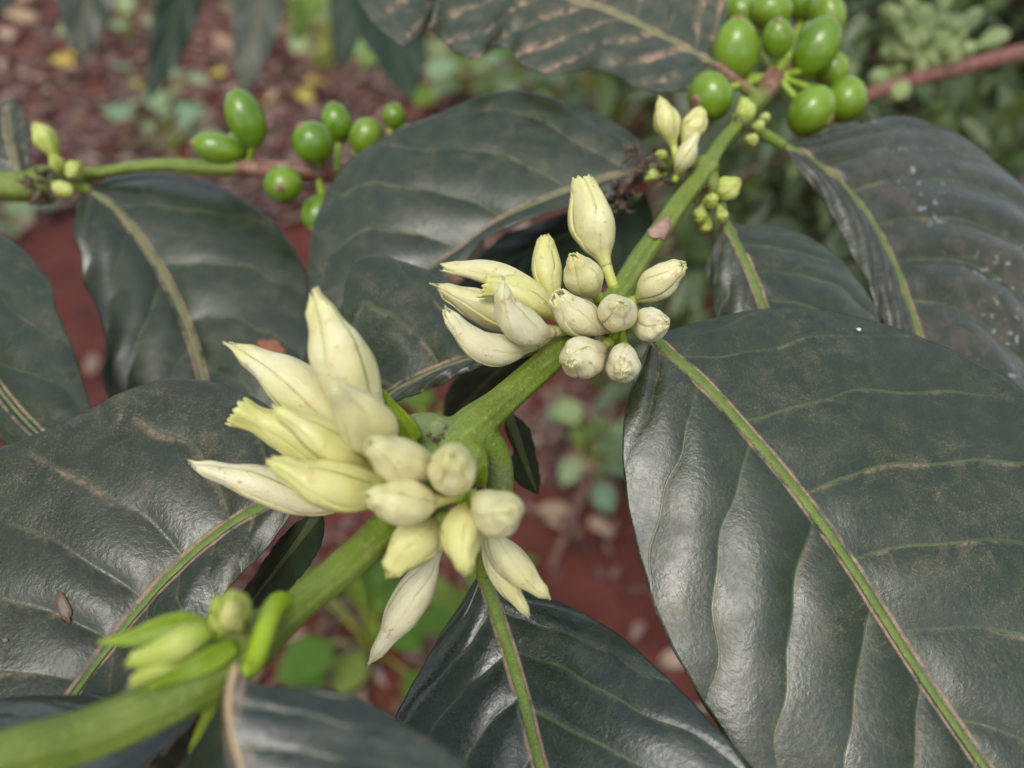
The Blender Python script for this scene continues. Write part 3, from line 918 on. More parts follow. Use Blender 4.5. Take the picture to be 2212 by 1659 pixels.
leaf(plant, (2010, 1395, 117), (1440, 1640, 123),
     [(1900, 1410, 118), (1780, 1440, 119), (1660, 1490, 120), (1560, 1540, 121)],
     [(1940, 1425, 116), (1800, 1485, 116), (1680, 1535, 117), (1560, 1585, 119), (1500, 1620, 121)],
     [(1980, 1280, 122), (1850, 1150, 127), (1720, 1080, 130), (1600, 1032, 132), (1490, 1000, 133), (1400, 1030, 132), (1360, 1120, 131), (1355, 1280, 129), (1370, 1450, 127), (1400, 1560, 125)],
     'leaf', veins=4, quilt=.35, bulge=1.4, n=110, m=40, seed=5, ribw=(.85, .45), rib='rib_pale', voff=(.3, .2), label='small leaf between the two bud clusters')
leaf(plant, (2850, 862, 138), (3150, 1650, 128),
     [(2900, 960, 136), (2960, 1090, 134), (3010, 1230, 132), (3060, 1400, 130)],
     [(2815, 940, 137), (2797, 1040, 136), (2803, 1150, 135), (2825, 1280, 133), (2900, 1480, 129)],
     [(2930, 885, 140), (3050, 888, 142), (3180, 930, 143), (3300, 1010, 142), (3400, 1120, 140), (3460, 1260, 137), (3460, 1450, 132)],
     'leaf', veins=6, quilt=.5, bulge=1.5, n=100, m=36, seed=6, ribw=(1.0, .5), voff=(.1, .3), label='half hidden leaf behind the top edge of the largest leaf')
leaf(plant, (3085, 572, 155), (3800, 1800, 130),
     [(3180, 625, 155), (3300, 720, 153), (3410, 850, 150), (3500, 1010, 147), (3560, 1160, 144), (3610, 1310, 141), (3680, 1500, 137)],
     [(3120, 640, 153), (3200, 730, 151), (3290, 870, 148), (3370, 1040, 145), (3440, 1190, 142), (3500, 1350, 139), (3600, 1600, 134)],
     [(3200, 535, 158), (3400, 475, 165), (3580, 463, 169), (3750, 515, 170), (3900, 620, 168), (4050, 770, 165), (4200, 1000, 160), (4250, 1250, 153), (4150, 1550, 142)],
     'leaf_speck', veins=8, quilt=1.5, bulge=2.2, n=150, m=44, seed=7, ribw=(1.3, .6), voff=(.1, .35), label='old leaf sprinkled with pale specks and browned at the rim')
leaf(plant, (2820, 255, 165), (1150, -260, 178),
     [(2700, 195, 166), (2550, 115, 168), (2400, 45, 170), (2250, 0, 172), (2000, -80, 174), (1700, -160, 176)],
     [(2790, 300, 162), (2720, 350, 158), (2620, 362, 156), (2510, 345, 158), (2430, 300, 163), (2350, 268, 164), (2250, 288, 160), (2130, 288, 160), (2050, 262, 162), (2010, 195, 168), (1960, 190, 168), (1880, 232, 163), (1800, 215, 164), (1730, 150, 168), (1690, 115, 171), (1650, 150, 167), (1590, 178, 164), (1510, 130, 166), (1440, 50, 168), (1380, -60, 170), (1300, -180, 174)],
     [(2850, 150, 169), (2860, 20, 173), (2820, -120, 176), (2650, -280, 180), (2300, -420, 182), (1800, -450, 182), (1400, -380, 180)],
     'leaf_streak', veins=13, quilt=.6, bulge=1.6, n=190, m=44, seed=8, ribw=(1.0, .5), rib='rib_pale', lean=.12, lean2=.06, voff=(.0, .5), label='wavy-edged leaf streaked with orange dust along its veins')
leaf(plant, (933, 2610, 67), (1150, 3700, 58),
     [(908, 2700, 66), (900, 2790, 65.2), (915, 2900, 64.3), (950, 3024, 63.4), (1010, 3250, 61.5)],
     [(885, 2690, 67), (850, 2790, 69), (790, 2900, 70), (705, 3024, 68), (640, 3250, 64), (800, 3550, 57)],
     [(980, 2680, 67), (1100, 2702, 67.6), (1250, 2706, 68), (1400, 2745, 67.8), (1550, 2820, 67.2), (1700, 2910, 66.4), (1850, 3030, 65.3), (1950, 3250, 63), (1700, 3550, 60)],
     'leaf_blue', veins=5, quilt=.12, bulge=.9, n=110, m=36, seed=9, ribw=(.32, .22), rib='rib_tan', label='blurred pale leaf nearest the lens with a tan midrib')
leaf(plant, (870, 2690, 76), (-500, 3150, 70),
     [(600, 2800, 78), (300, 2900, 78), (0, 3000, 76)],
     [(750, 2720, 80), (500, 2738, 84), (350, 2740, 85), (150, 2738, 85), (0, 2748, 84), (-250, 2850, 80)],
     [(700, 2900, 74), (400, 3100, 70), (0, 3250, 66), (-300, 3250, 66)],
     'leaf_blue', veins=6, quilt=.4, bulge=1.0, n=90, m=30, seed=10, label='blue grey leaf tucked under the branch end')
leaf(plant, (760, 2750, 79), (200, 3450, 74),
     [(660, 2900, 80), (560, 3020, 80), (400, 3200, 78)],
     [(690, 2830, 80), (600, 2930, 79), (480, 3060, 78), (330, 3240, 76)],
     [(800, 2850, 84), (790, 3000, 86), (680, 3200, 84)],
     'leaf_blue', veins=5, quilt=.3, bulge=.8, n=80, m=26, seed=11, rib='rib_tan', ribw=(.8, .4), label='leaf with an orange midrib below the branch end')
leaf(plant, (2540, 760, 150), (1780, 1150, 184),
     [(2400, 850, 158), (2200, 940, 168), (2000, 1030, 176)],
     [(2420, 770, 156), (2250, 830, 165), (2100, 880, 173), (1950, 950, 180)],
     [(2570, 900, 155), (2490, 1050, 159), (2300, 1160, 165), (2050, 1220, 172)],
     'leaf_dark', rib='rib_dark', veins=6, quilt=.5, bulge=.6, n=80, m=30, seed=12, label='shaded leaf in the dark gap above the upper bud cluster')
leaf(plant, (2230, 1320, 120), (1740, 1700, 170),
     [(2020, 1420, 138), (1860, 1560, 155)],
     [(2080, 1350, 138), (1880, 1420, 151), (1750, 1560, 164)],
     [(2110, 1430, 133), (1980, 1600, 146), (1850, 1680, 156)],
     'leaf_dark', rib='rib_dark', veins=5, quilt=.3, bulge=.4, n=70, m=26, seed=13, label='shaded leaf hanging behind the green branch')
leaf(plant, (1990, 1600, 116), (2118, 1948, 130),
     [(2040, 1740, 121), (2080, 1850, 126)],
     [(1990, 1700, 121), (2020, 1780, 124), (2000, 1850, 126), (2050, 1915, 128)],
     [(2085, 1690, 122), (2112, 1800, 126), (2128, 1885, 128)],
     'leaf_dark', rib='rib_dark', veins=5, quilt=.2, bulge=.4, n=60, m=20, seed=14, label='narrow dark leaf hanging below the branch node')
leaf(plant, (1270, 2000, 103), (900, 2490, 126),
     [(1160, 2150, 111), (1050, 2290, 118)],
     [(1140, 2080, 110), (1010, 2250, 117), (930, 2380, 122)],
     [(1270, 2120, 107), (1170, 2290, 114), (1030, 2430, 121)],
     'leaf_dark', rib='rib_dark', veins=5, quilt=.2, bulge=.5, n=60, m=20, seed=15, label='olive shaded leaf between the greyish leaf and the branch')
# the bright petiole of the leaf nearest the lens
q = spline([P(635, 1318, 82), P(602, 1302, 77.5), P(580, 1335, 74.5), P(564, 1390, 72), P(548, 1432, 70), P(534, 1450, 68.4), P(518, 1448, 67.3)], 24)
pv, pf = tube(q, np.interp(np.linspace(0, 1, 24), [0, .2, .8, 1], [1.5, 1.15, .95, .6]) * .001, 14)
mk('petiole', pv, pf, M['petiole'], plant)

# scar on the branch
sc_c = [(1398, 497), (1412, 490), (1425, 478), (1437, 470), (1448, 466), (1446, 482), (1450, 494), (1440, 506), (1434, 521), (1424, 514), (1410, 515), (1400, 508)]
ring = []
for (x, y) in sc_c:
    best = None
    for d in np.arange(118, 140, .1):
        p = P(x, y, d)
        j = ((main[:, :3] - p) ** 2).sum(1).argmin()
        if np.linalg.norm(main[j, :3] - p) < main[j, 3] + .00012:
            best = p; break
    if best is None: best = P(x, y, 128)
    ring.append(best)
ring = np.array(ring)
cen = ring.mean(0) - FWD * .0005
mid_r = (ring * .55 + cen * .45) - FWD * .00012
nR = len(ring)
sv = np.vstack([ring, mid_r, cen[None]])
sf = [(i, (i + 1) % nR, nR + (i + 1) % nR, nR + i) for i in range(nR)] + [(nR + i, nR + (i + 1) % nR, 2 * nR) for i in range(nR)]
so = mk('scar', sv, sf, M['scar'], plant)
mod_solid(so, .0004, 0.0)

# ---- buds of the lower cluster
C1 = [
    ([(862, 1000, 94), (800, 905, 91), (735, 770, 88), (681, 645, 86)], 126, 'petal', dict(fat=.60, tubef=.20, tipw=.30)),
    ([(850, 1010, 95), (728, 905, 96), (617, 818, 96), (507, 741, 96)], 108, 'petal', dict(fat=.55, tubef=.2, tipw=.26)),
    ([(868, 1015, 92), (822, 955, 87), (770, 890, 82), (709, 820, 77)], 116, 'petal', dict(fat=.52, tubef=.2, tipw=.28)),
    ([(845, 1032, 92), (765, 988, 89), (682, 940, 86), (604, 882, 84)], 90, 'petal_yellow', dict(fat=.52, tubef=.2, tipw=.34, opn=.06)),
    ([(830, 1040, 96), (705, 990, 95), (605, 930, 94), (528, 885, 93)], 92, 'petal_yellow', dict(fat=.60, tubef=.2, tipw=.45, opn=.22, hook=1.0)),
    ([(825, 1085, 97), (690, 1084, 97), (550, 1042, 95), (423, 1013, 94)], 90, 'petal_white', dict(fat=.50, tubef=.2, tipw=.20)),
    ([(880, 1058, 92), (800, 1058, 88), (697, 1046, 85), (594, 1002, 83)], 112, 'petal_yellow', dict(fat=.50, tubef=.18, tipw=.26, opn=.05)),
    ([(955, 1030, 91), (920, 1012, 87), (862, 995, 82), (806, 962, 78)], 106, 'petal', dict(fat=.60, tubef=.2, tipw=.34)),
    ([(975, 1055, 91), (968, 1035, 87), (978, 1010, 81), (984, 992, 77)], 114, 'petal', dict(fat=.62, tubef=.2, tipw=.32)),
    ([(985, 1074, 88), (945, 1082, 85), (875, 1086, 82), (800, 1066, 79)], 104, 'petal', dict(fat=.62, tubef=.30, tipw=.26, tw=.27)),
    ([(945, 1120, 92), (915, 1150, 89), (878, 1190, 87), (846, 1243, 86)], 98, 'petal_yellow', dict(fat=.50, tubef=.14, tipw=.34)),
    ([(1000, 1098, 89), (998, 1125, 86), (1000, 1175, 83), (1010, 1238, 81)], 92, 'petal_yellow', dict(fat=.50, tubef=.10, tipw=.40)),
    ([(1022, 1074, 90), (1045, 1090, 86), (1078, 1108, 81), (1106, 1112, 77)], 110, 'petal', dict(fat=.64, tubef=.22, tipw=.36)),
    ([(958, 1125, 98), (945, 1190, 99), (885, 1300, 99), (797, 1424, 99)], 76, 'petal_white', dict(fat=.48, tubef=.25, tipw=.16, hook=.2)),
    ([(1040, 1120, 96), (1062, 1165, 96), (1112, 1225, 96), (1184, 1290, 96)], 76, 'petal', dict(fat=.46, tubef=.16, tipw=.30)),
    ([(1036, 1130, 99), (1055, 1190, 99), (1092, 1258, 99), (1143, 1328, 99)], 54, 'petal', dict(fat=.48, tubef=.2, tipw=.34)),
]
for i, (pts, w, mt, kw) in enumerate(C1):
    bud(plant, pts, w * .92, i, mt, **kw)
C2 = [
    ([(1255, 690, 114), (1180, 640, 114), (1050, 588, 115), (961, 582, 116)], 60, 'petal', dict(fat=.60, tubef=.25, tipw=.42, opn=.10, hook=.9)),
    ([(1230, 718, 113), (1130, 700, 113), (1015, 650, 112), (941, 617, 112)], 78, 'petal', dict(fat=.58, tubef=.25, tipw=.34)),
    ([(1215, 735, 112), (1130, 752, 108), (1040, 748, 104), (990, 705, 102), (966, 668, 101)], 78, 'petal_white', dict(fat=.55, tubef=.30, tipw=.34, hook=.7)),
    ([(1232, 714, 110), (1165, 718, 105), (1112, 692, 101), (1088, 645, 98), (1092, 602, 97)], 88, 'petal_white', dict(fat=.55, tubef=.28, tipw=.22, hook=.3)),
    ([(1235, 712, 113), (1185, 670, 111), (1124, 632, 109), (1052, 622, 107)], 72, 'petal_yellow', dict(fat=.55, tubef=.22, tipw=.46, opn=.18, hook=.8)),
    ([(1215, 690, 116), (1192, 640, 116), (1180, 575, 117), (1172, 510, 118)], 66, 'petal_yellow', dict(fat=.60, tubef=.2, tipw=.62, opn=.06, hook=.9, twist=.3)),
    ([(1326, 622, 118), (1308, 570, 118), (1284, 490, 118), (1267, 402, 118)], 102, 'petal', dict(fat=.62, tubef=.28, tipw=.62, opn=.10, hook=.9, twist=.3, tw=.26)),
    ([(1290, 640, 114), (1276, 622, 111), (1256, 590, 107), (1238, 552, 104)], 82, 'petal', dict(fat=.55, tubef=.14, tipw=.34, opn=.05, stalk=(1306, 665, 116))),
    ([(1335, 716, 113), (1300, 706, 110), (1245, 682, 106), (1200, 632, 103)], 82, 'petal_white', dict(fat=.60, tubef=.22, tipw=.52, opn=.10, hook=1.4)),
    ([(1338, 712, 113), (1334, 698, 109), (1334, 674, 104), (1345, 657, 99)], 82, 'petal_white', dict(fat=.62, tubef=.2, tipw=.34, stalk=(1338, 718, 115))),
    ([(1368, 650, 117), (1385, 640, 116), (1420, 610, 114), (1474, 570, 112)], 76, 'petal', dict(fat=.52, tubef=.12, tipw=.40, opn=.05, stalk=(1345, 668, 117))),
    ([(1372, 706, 113), (1385, 704, 110), (1408, 702, 106), (1432, 692, 102)], 72, 'petal_white', dict(fat=.62, tubef=.16, tipw=.36, opn=.0, hook=1.4, twist=1.8, stalk=(1345, 706, 114))),
    ([(1312, 742, 111), (1292, 757, 108), (1258, 774, 103), (1236, 776, 98)], 92, 'petal_white', dict(fat=.64, tubef=.18, tipw=.36, opn=.0, hook=1.4, twist=2.0, stalk=(1335, 720, 113))),
    ([(1347, 748, 111), (1348, 762, 107), (1346, 788, 102), (1338, 800, 97)], 78, 'petal_white', dict(fat=.62, tubef=.16, tipw=.34, stalk=(1341, 716, 113))),
]
for i, (pts, w, mt, kw) in enumerate(C2):
    bud(plant, pts, w * .91, 40 + i, mt, **kw)
# ---- young buds at the far node
C3 = [
    ([(1460, 338, 143), (1454, 312, 143), (1441, 265, 142), (1429, 218, 141)], 54, 'petal_yellow', dict(fat=.58, tubef=.25, tipw=.32)),
    ([(1474, 335, 144), (1482, 305, 143), (1502, 266, 142), (1517, 236, 140)], 50, 'petal_yellow', dict(fat=.62, tubef=.25, tipw=.40)),
    ([(1460, 384, 139), (1466, 368, 138), (1482, 335, 136), (1507, 288, 135)], 42, 'petal', dict(fat=.45, tubef=.12, tipw=.24)),
    ([(1606, 275, 153), (1607, 262, 152), (1610, 243, 151), (1606, 214, 150)], 38, 'petal_green', dict(fat=.52, tubef=.12, tipw=.34)),
    ([(1548, 428, 139), (1556, 422, 138), (1572, 408, 136), (1592, 388, 134)], 46, 'petal_green', dict(fat=.6, tubef=.12, tipw=.36)),
]
for i, (pts, w, mt, kw) in enumerate(C3):
    bud(plant, pts, w, 70 + i, mt, ns=20, nw=9, **kw)
for i, (x, y, w, d) in enumerate([(1537, 431, 29, 136), (1513, 463, 30, 136), (1557, 463, 28, 136), (1525, 486, 24, 137), (1636, 273, 26, 150), (1622, 301, 28, 149), (1432, 338, 24, 142), (1648, 256, 22, 152), (1412, 382, 30, 143)]):
    nx, ny, nd = ((1535, 395, 141) if y > 400 else (1600, 270, 153) if x > 1590 else (1470, 370, 142))
    k = .55
    bud(plant, [(nx + (x - nx) * k, ny + (y - ny) * k, d + 3), (x, y, d + 1), (x + (x - nx) * .10, y + (y - ny) * .10, d - 3)], w, 90 + i, 'petal_green', ns=14, nw=7, fat=.6, tubef=.15, tipw=.45, calyx=False)
# ---- buds and bracts at the node nearest the lens
for i, (pts, w, mt, kw) in enumerate([
    ([(520, 1350, 75), (505, 1345, 73.5), (480, 1322, 72), (474, 1290, 70)], 42, 'petal_green', dict(fat=.55, tubef=.10, tipw=.45, twist=1.6)),
    ([(525, 1340, 75), (522, 1325, 73), (510, 1300, 71), (492, 1284, 69.5)], 46, 'petal_green', dict(fat=.55, tubef=.10, tipw=.5, twist=1.6)),
    ([(522, 1352, 74), (510, 1345, 72), (498, 1328, 70), (500, 1308, 68)], 46, 'petal_yellow', dict(fat=.6, tubef=.10, tipw=.5, twist=2.0)),
    ([(515, 1358, 74), (495, 1356, 72.5), (470, 1345, 71), (455, 1325, 70)], 34, 'petal_green', dict(fat=.55, tubef=.10, tipw=.4, twist=1.2)),
    ([(478, 1370, 73), (440, 1368, 72), (360, 1402, 71), (286, 1428, 70)], 74, 'petal_green', dict(fat=.38, tubef=.10, tipw=.40, opn=.06)),
    ([(470, 1395, 73), (420, 1410, 72), (345, 1440, 71), (278, 1474, 71)], 44, 'petal_green', dict(fat=.55, tubef=.15, tipw=.50, opn=.10)),
]):
    bud(plant, pts, w, 120 + i, mt, calyx=False, **kw)
bract(plant, [(455, 1362, 73), (380, 1355, 72), (300, 1375, 71), (210, 1388, 70)], 58)
bract(plant, [(510, 1395, 72), (440, 1432, 70), (390, 1455, 69), (322, 1486, 67)], 46)
bract(plant, [(500, 1462, 74), (470, 1490, 74), (440, 1520, 74), (402, 1545, 74)], 44)
bract(plant, [(490, 1490, 75), (460, 1540, 75), (430, 1590, 75), (406, 1632, 75)], 34)
bract(plant, [(903, 950, 95), (880, 920, 94), (850, 880, 93), (825, 842, 92)], 30)
bract(plant, [(1030, 1050, 94), (1040, 1035, 92), (1046, 1020, 91), (1048, 1006, 90)], 22)
bract(plant, [(905, 975, 93), (885, 955, 92), (870, 930, 91), (862, 905, 90)], 22)
for i, (x, y, d, s) in enumerate([(1393, 345, 146, 28), (1372, 322, 147, 20), (1410, 365, 144, 26), (1328, 430, 150, 34), (1345, 412, 149, 26), (945, 945, 95.3, 26), (1500, 400, 140, 22), (535, 1375, 74, 24), (1545, 415, 139, 18), (1036, 1052, 95, 20), (1590, 275, 151, 22), (1490, 388, 139, 26), (1510, 405, 138.5, 20), (1440, 385, 141, 22), (1360, 335, 148, 22), (1338, 440, 148, 24), (1612, 285, 150, 20)]):
    crumple(plant, x, y, d, s, 300 + i)
v, f = tube(spline([P(1395, 350, 146), P(1365, 385, 148), P(1340, 415, 149)], 10), .0009, 8)
mk('dried_stalk', v, f, M['bract_dry'], plant)
# ---- green berries at the far end of the branch
BER = [(1590, 109, 166, 50, 67, -6, 25), (1534, 208, 158, 54, 46, -115, 25), (1680, 84, 164, 35, 44, -20, 45), (1765, 100, 172, 47, 66, 28, 15), (1785, 33, 182, 56, 38, 70, 10),
       (1664, 20, 172, 48, 42, 10, 30), (1795, 150, 182, 42, 38, 60, 10), (1752, 240, 165, 58, 48, 130, 20), (1826, 215, 172, 50, 44, 105, 10), (1735, 0, 190, 40, 46, 0, 0), (1600, 25, 190, 40, 44, -30, 0)]
for i, (x, y, d, rx, ry, tl, tw) in enumerate(BER):
    berry(plant, x, y, d, rx, ry, tl, tw, i)
    ex, ey = x - sin(radians(tl)) * ry * .9, y + cos(radians(tl)) * ry * .9
    v, f = tube(spline([P(1676 + (ex - 1676) * .15, 165 + (ey - 165) * .15, 168), P((ex + 1676) / 2, (ey + 165) / 2, (d + 168) / 2 + 1), P(ex, ey, d + 2)], 8), .0008, 8)
    mk('berry_stalk', v, f, M['calyx'], plant)

# brown side branch of the same plant with a cluster of pale buds, far right
v, f = tube(spline([np.array([TR[0], TR[1], P(2420, 40, 330)[2]]), P(2300, 88, 328), P(2212, 112, 324), P(2100, 140, 320), P(1985, 168, 314), P(1900, 196, 310), P(1870, 206, 308)], 40), np.linspace(.0040, .0026, 40), 12)
mk('branch', v, f, M['brown_stem'], plant)
rb = np.random.default_rng(5)
for i in range(64):
    x, y = 1990 + rb.normal(0, 68), 80 + rb.normal(0, 48)
    d = 318 + rb.uniform(-16, 16)
    ox, oy = 2010 + (x - 2010) * .45, 145 + (y - 145) * .45
    bud(plant, [(ox, oy, 318), ((x + ox) / 2, (y + oy) / 2, (d + 318) / 2), (x, y, d)], rb.uniform(30, 44), 400 + i, 'petal_pale_green', ns=9, nw=5, fat=.62, tubef=.3, tipw=.55, calyx=False)

# ------------------------------------------------------------------ the neighbouring plant: the branch on the left with berries
T2 = P(1015, 378, 225)
plant2 = empty('coffee_plant', (T2[0], T2[1], 0.0), 'coffee plant whose thin branch with green berries runs in from the left edge', 'coffee plant', 'coffee plants with branches in view')
S2 = [(-160, 402, 172, 3.4), (0, 402, 174, 3.5), (62, 402, 175, 3.5), (95, 396, 175, 4.0), (140, 386, 175, 2.6), (190, 376, 175, 1.5), (290, 362, 175, 1.35), (372, 357, 175, 1.6), (450, 362, 176, 1.9), (560, 365, 177, 2.0), (690, 371, 179, 2.2), (800, 380, 186, 2.3), (900, 384, 200, 2.6), (1015, 378, 225, 3.2)]
m2 = spline(np.array([np.append(P(x, y, d), r * .001) for x, y, d, r in S2]), 120)
ag2 = np.interp(np.linspace(0, 1, 120), [0, .44, .50, 1], [0, .1, .9, 1])
remeshed('branch', [tube(m2[:, :3], m2[:, 3], 14), petiole([(140, 386, 175), (170, 400, 174), (196, 414, 172)], 1.6, 1.1)], .0005, 'stem', plant2, (m2[:, :3], ag2), 4)
tp = spline([np.array([T2[0], T2[1], -.03]), np.array([T2[0] + .004, T2[1] - .004, T2[2] * .5]), np.array([T2[0], T2[1], T2[2] + .002])], 30)
v, f = tube(tp, np.linspace(.008, .004, 30), 12)
mk('trunk', v, f, M['trunk'], plant2)
left_l = leaf(plant2, (355, 755, 172), (860, 1850, 152),
     [(430, 800, 172), (520, 900, 171), (620, 1040, 169), (700, 1200, 166), (760, 1350, 163), (800, 1490, 160), (830, 1620, 157)],
     [(315, 790, 170), (295, 860, 168), (290, 930, 166), (320, 1010, 165), (325, 1110, 164), (380, 1210, 162), (405, 1290, 160), (412, 1400, 158), (405, 1500, 157), (470, 1640, 155), (640, 1790, 152)],
     [(430, 705, 177), (600, 680, 182), (800, 712, 183), (950, 775, 182), (1080, 880, 179), (1180, 1010, 175), (1225, 1180, 169), (1220, 1350, 163), (1150, 1550, 158), (1000, 1740, 154)],
     'leaf', veins=5, quilt=.6, bulge=2.2, n=130, m=36, seed=21, ribw=(.9, .5), rib='rib_pale', label='broad dark leaf hanging from the left branch')
leaf(plant2, (-300, 700, 152), (430, 1920, 125),
     [(-260, 950, 148), (-180, 1200, 143), (-60, 1450, 137), (130, 1690, 131)],
     [(-400, 1000, 146), (-350, 1300, 140), (-150, 1600, 134), (120, 1800, 128)],
     [(-100, 850, 152), (20, 935, 150), (110, 1000, 148), (185, 1090, 146), (225, 1210, 143), (290, 1380, 140), (330, 1500, 137), (360, 1620, 134), (410, 1770, 129)],
     'leaf', veins=5, quilt=.35, bulge=1.8, n=110, m=32, seed=22, rib='rib_pale', label='smooth leaf cut off by the left edge')
leaf(plant2, (95, 725, 174), (40, 385, 178),
     [(70, 650, 174), (45, 560, 175), (32, 470, 177)],
     [(-60, 680, 174), (-90, 560, 176), (-50, 440, 178)],
     [(112, 660, 172), (118, 580, 173), (105, 480, 175), (78, 415, 177)],
     'leaf_dusty', veins=6, quilt=.3, bulge=.8, n=70, m=22, seed=23, rib='rib_pale', label='upright leaf at the left edge above the branch')
for i, (pts, w, mt) in enumerate([
    ([(128, 352, 172), (118, 335, 171), (100, 300, 170), (72, 264, 169)], 42, 'petal_green'),
    ([(136, 378, 172), (128, 362, 170), (118, 345, 168), (110, 330, 167)], 26, 'petal_green'),
    ([(150, 388, 173), (156, 376, 171), (164, 362, 169), (170, 348, 168)], 36, 'petal_green'),
    ([(115, 398, 172), (128, 404, 170), (142, 412, 168), (160, 416, 167)], 36, 'petal_green')]):
    bud(plant2, pts, w, 200 + i, mt, ns=16, nw=7, fat=.6, tubef=.15, tipw=.38, calyx=False)
for i, (x, y, d, s) in enumerate([(90, 392, 171, 38), (104, 412, 171, 34), (82, 376, 172, 28), (122, 382, 171, 24)]):
    crumple(plant2, x, y, d, s, 340 + i)
for i, (x, y, d, rx, ry, tl, tw) in enumerate([(531, 256, 172, 41, 63, -18, 20), (471, 319, 174, 33, 54, -82, 15), (516, 318, 182, 30, 34, -30, 0), (677, 308, 172, 45, 46, -40, 35), (727, 264, 180, 33, 42, -10, 20),
                                             (790, 294, 178, 36, 42, 40, 20), (851, 250, 188, 26, 28, 20, 10), (612, 398, 170, 42, 40, 170, 62), (687, 460, 176, 36, 44, 190, 20), (880, 300, 190, 30, 34, 60, 0)]):
    berry(plant2, x, y, d, rx, ry, tl, tw, 40 + i)
    ex, ey = x - sin(radians(tl)) * ry * .9, y + cos(radians(tl)) * ry * .9
    bx = min(max(x, 430), 850)
    v, f = tube(spline([P(bx, 368, 178), P((ex + bx) / 2, (ey + 368) / 2, (d + 178) / 2 + 2), P(ex, ey, d + 2)], 8), .0008, 8)
    mk('berry_stalk', v, f, M['calyx'], plant2)

spot(grey_l, 250, 2390, 26, 62, -.35, 'spot', seed=1)
spot(grey_l, 20, 2520, 14, 10, .3, 'spot', seed=2)
spot(big_l, 3382, 1297, 8, 6, .2, 'droplet', .25, 'pale_fleck', 3)
spot(left_l, 1075, 1375, 60, 36, .5, 'spot_brown', .25, seed=5)
# ------------------------------------------------------------------ background
def blade(n=7, wid=.36, fold=.18, curl=.25, wavy=.0):
    t = np.linspace(0, 1, n)
    hw = wid * .5 * np.sin(pi * t ** .8) ** .85
    hw[0] = hw[-1] = .004
    V = []
    for i in range(n):
        z = -curl * t[i] ** 2
        wz = wavy * sin(t[i] * 14)
        V += [(t[i], -hw[i], z + fold * hw[i] + wz), (t[i], 0, z), (t[i], hw[i], z + fold * hw[i] - wz)]
    return np.array(V, float), grid_faces(n, 3)

def rot_from(dirv, up):
    x = unit(dirv)
    y = np.cross(up, x)
    if np.linalg.norm(y) < 1e-4: y = np.cross([1, 0, 0], x)
    y = unit(y)
    return np.stack([x, y, np.cross(x, y)], 1)

# hanging leaves of a shrub beyond the top edge
def big_leaf(parent, p0, p1, width, face, mat, name='leaf', thick=.0004, curl=.06, label=None):
    """free leaf from base p0 to tip p1, upper side facing 'face'"""
    Lh = np.linalg.norm(p1 - p0)
    x = (p1 - p0) / Lh
    y = unit(np.cross(face, x))
    z = np.cross(x, y)
    n, m = 40, 10
    t = np.linspace(0, 1, n)
    hw = width * .5 * np.sin(pi * t ** .85) ** .8
    ws = np.linspace(-1, 1, 2 * m + 1)
    ph, md, ed, V = [], [], [], []
    for w in ws:
        a = abs(w)
        h = .10 * hw * a + curl * Lh * (.25 - (t - .5) ** 2) + .0012 * np.sin(8 * pi * (t - .2 * a)) * a
        V.append(p0 + x * (t * Lh)[:, None] + y * (hw * w)[:, None] + z * h[:, None])
        ph.append(8 * (t - .2 * a)); md.append(a * hw * 1000); ed.append((1 - a) * hw * 1000)
    V = np.stack(V, 1)
    k = len(ws)
    at = {'vph': np.stack(ph, 1), 'vsp': np.full((n, k), Lh * 1000 / 8), 'md': np.stack(md, 1), 'ed': np.stack(ed, 1)}
    o = mk(name, V.reshape(-1, 3), grid_faces(n, k), M[mat], parent, at, anchor=V[0, m])
    mod_solid(o, thick)
    v, f = tube(V[:, m, :] + z * .0002, np.linspace(.0012, .0004, n), 8)
    mk('midrib', v, f, M['rib_dark'], o, {'rs': np.full(len(v), .3)})
    if label: o['label'] = label
    return o

TS = P(-900, -60, 640)
shrub0 = empty('coffee_shrub', (TS[0], TS[1], 0), 'coffee shrub whose long dark leaves hang down at the top left', 'coffee shrub', 'coffee shrubs behind the branches')
v, f = tube(spline([np.array([TS[0], TS[1], -.03]), np.array([TS[0] + .01, TS[1], .5]), TS + np.array([0, 0, .25])], 24), np.linspace(.012, .007, 24), 12)
mk('trunk', v, f, M['trunk'], shrub0)
v, f = tube(spline([TS, P(-300, -120, 620), P(300, -80, 600), P(900, -90, 600), P(1100, -120, 600)], 40), np.linspace(.006, .003, 40), 10)
mk('branch', v, f, M['brown_stem'], shrub0)
up_cam = unit(CAM - P(500, 100, 600))
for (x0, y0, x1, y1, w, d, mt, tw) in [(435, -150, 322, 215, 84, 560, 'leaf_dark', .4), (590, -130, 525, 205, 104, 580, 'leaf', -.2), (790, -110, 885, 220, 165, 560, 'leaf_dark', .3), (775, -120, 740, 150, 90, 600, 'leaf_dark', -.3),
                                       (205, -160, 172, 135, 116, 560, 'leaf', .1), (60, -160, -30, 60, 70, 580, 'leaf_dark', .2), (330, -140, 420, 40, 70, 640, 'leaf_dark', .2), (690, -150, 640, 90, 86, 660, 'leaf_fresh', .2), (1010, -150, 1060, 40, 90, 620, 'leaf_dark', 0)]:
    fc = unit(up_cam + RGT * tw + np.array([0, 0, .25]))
    big_leaf(shrub0, P(x0, y0, d), P(x1, y1, d - 20), w * d / F0 * .001, fc, mt)

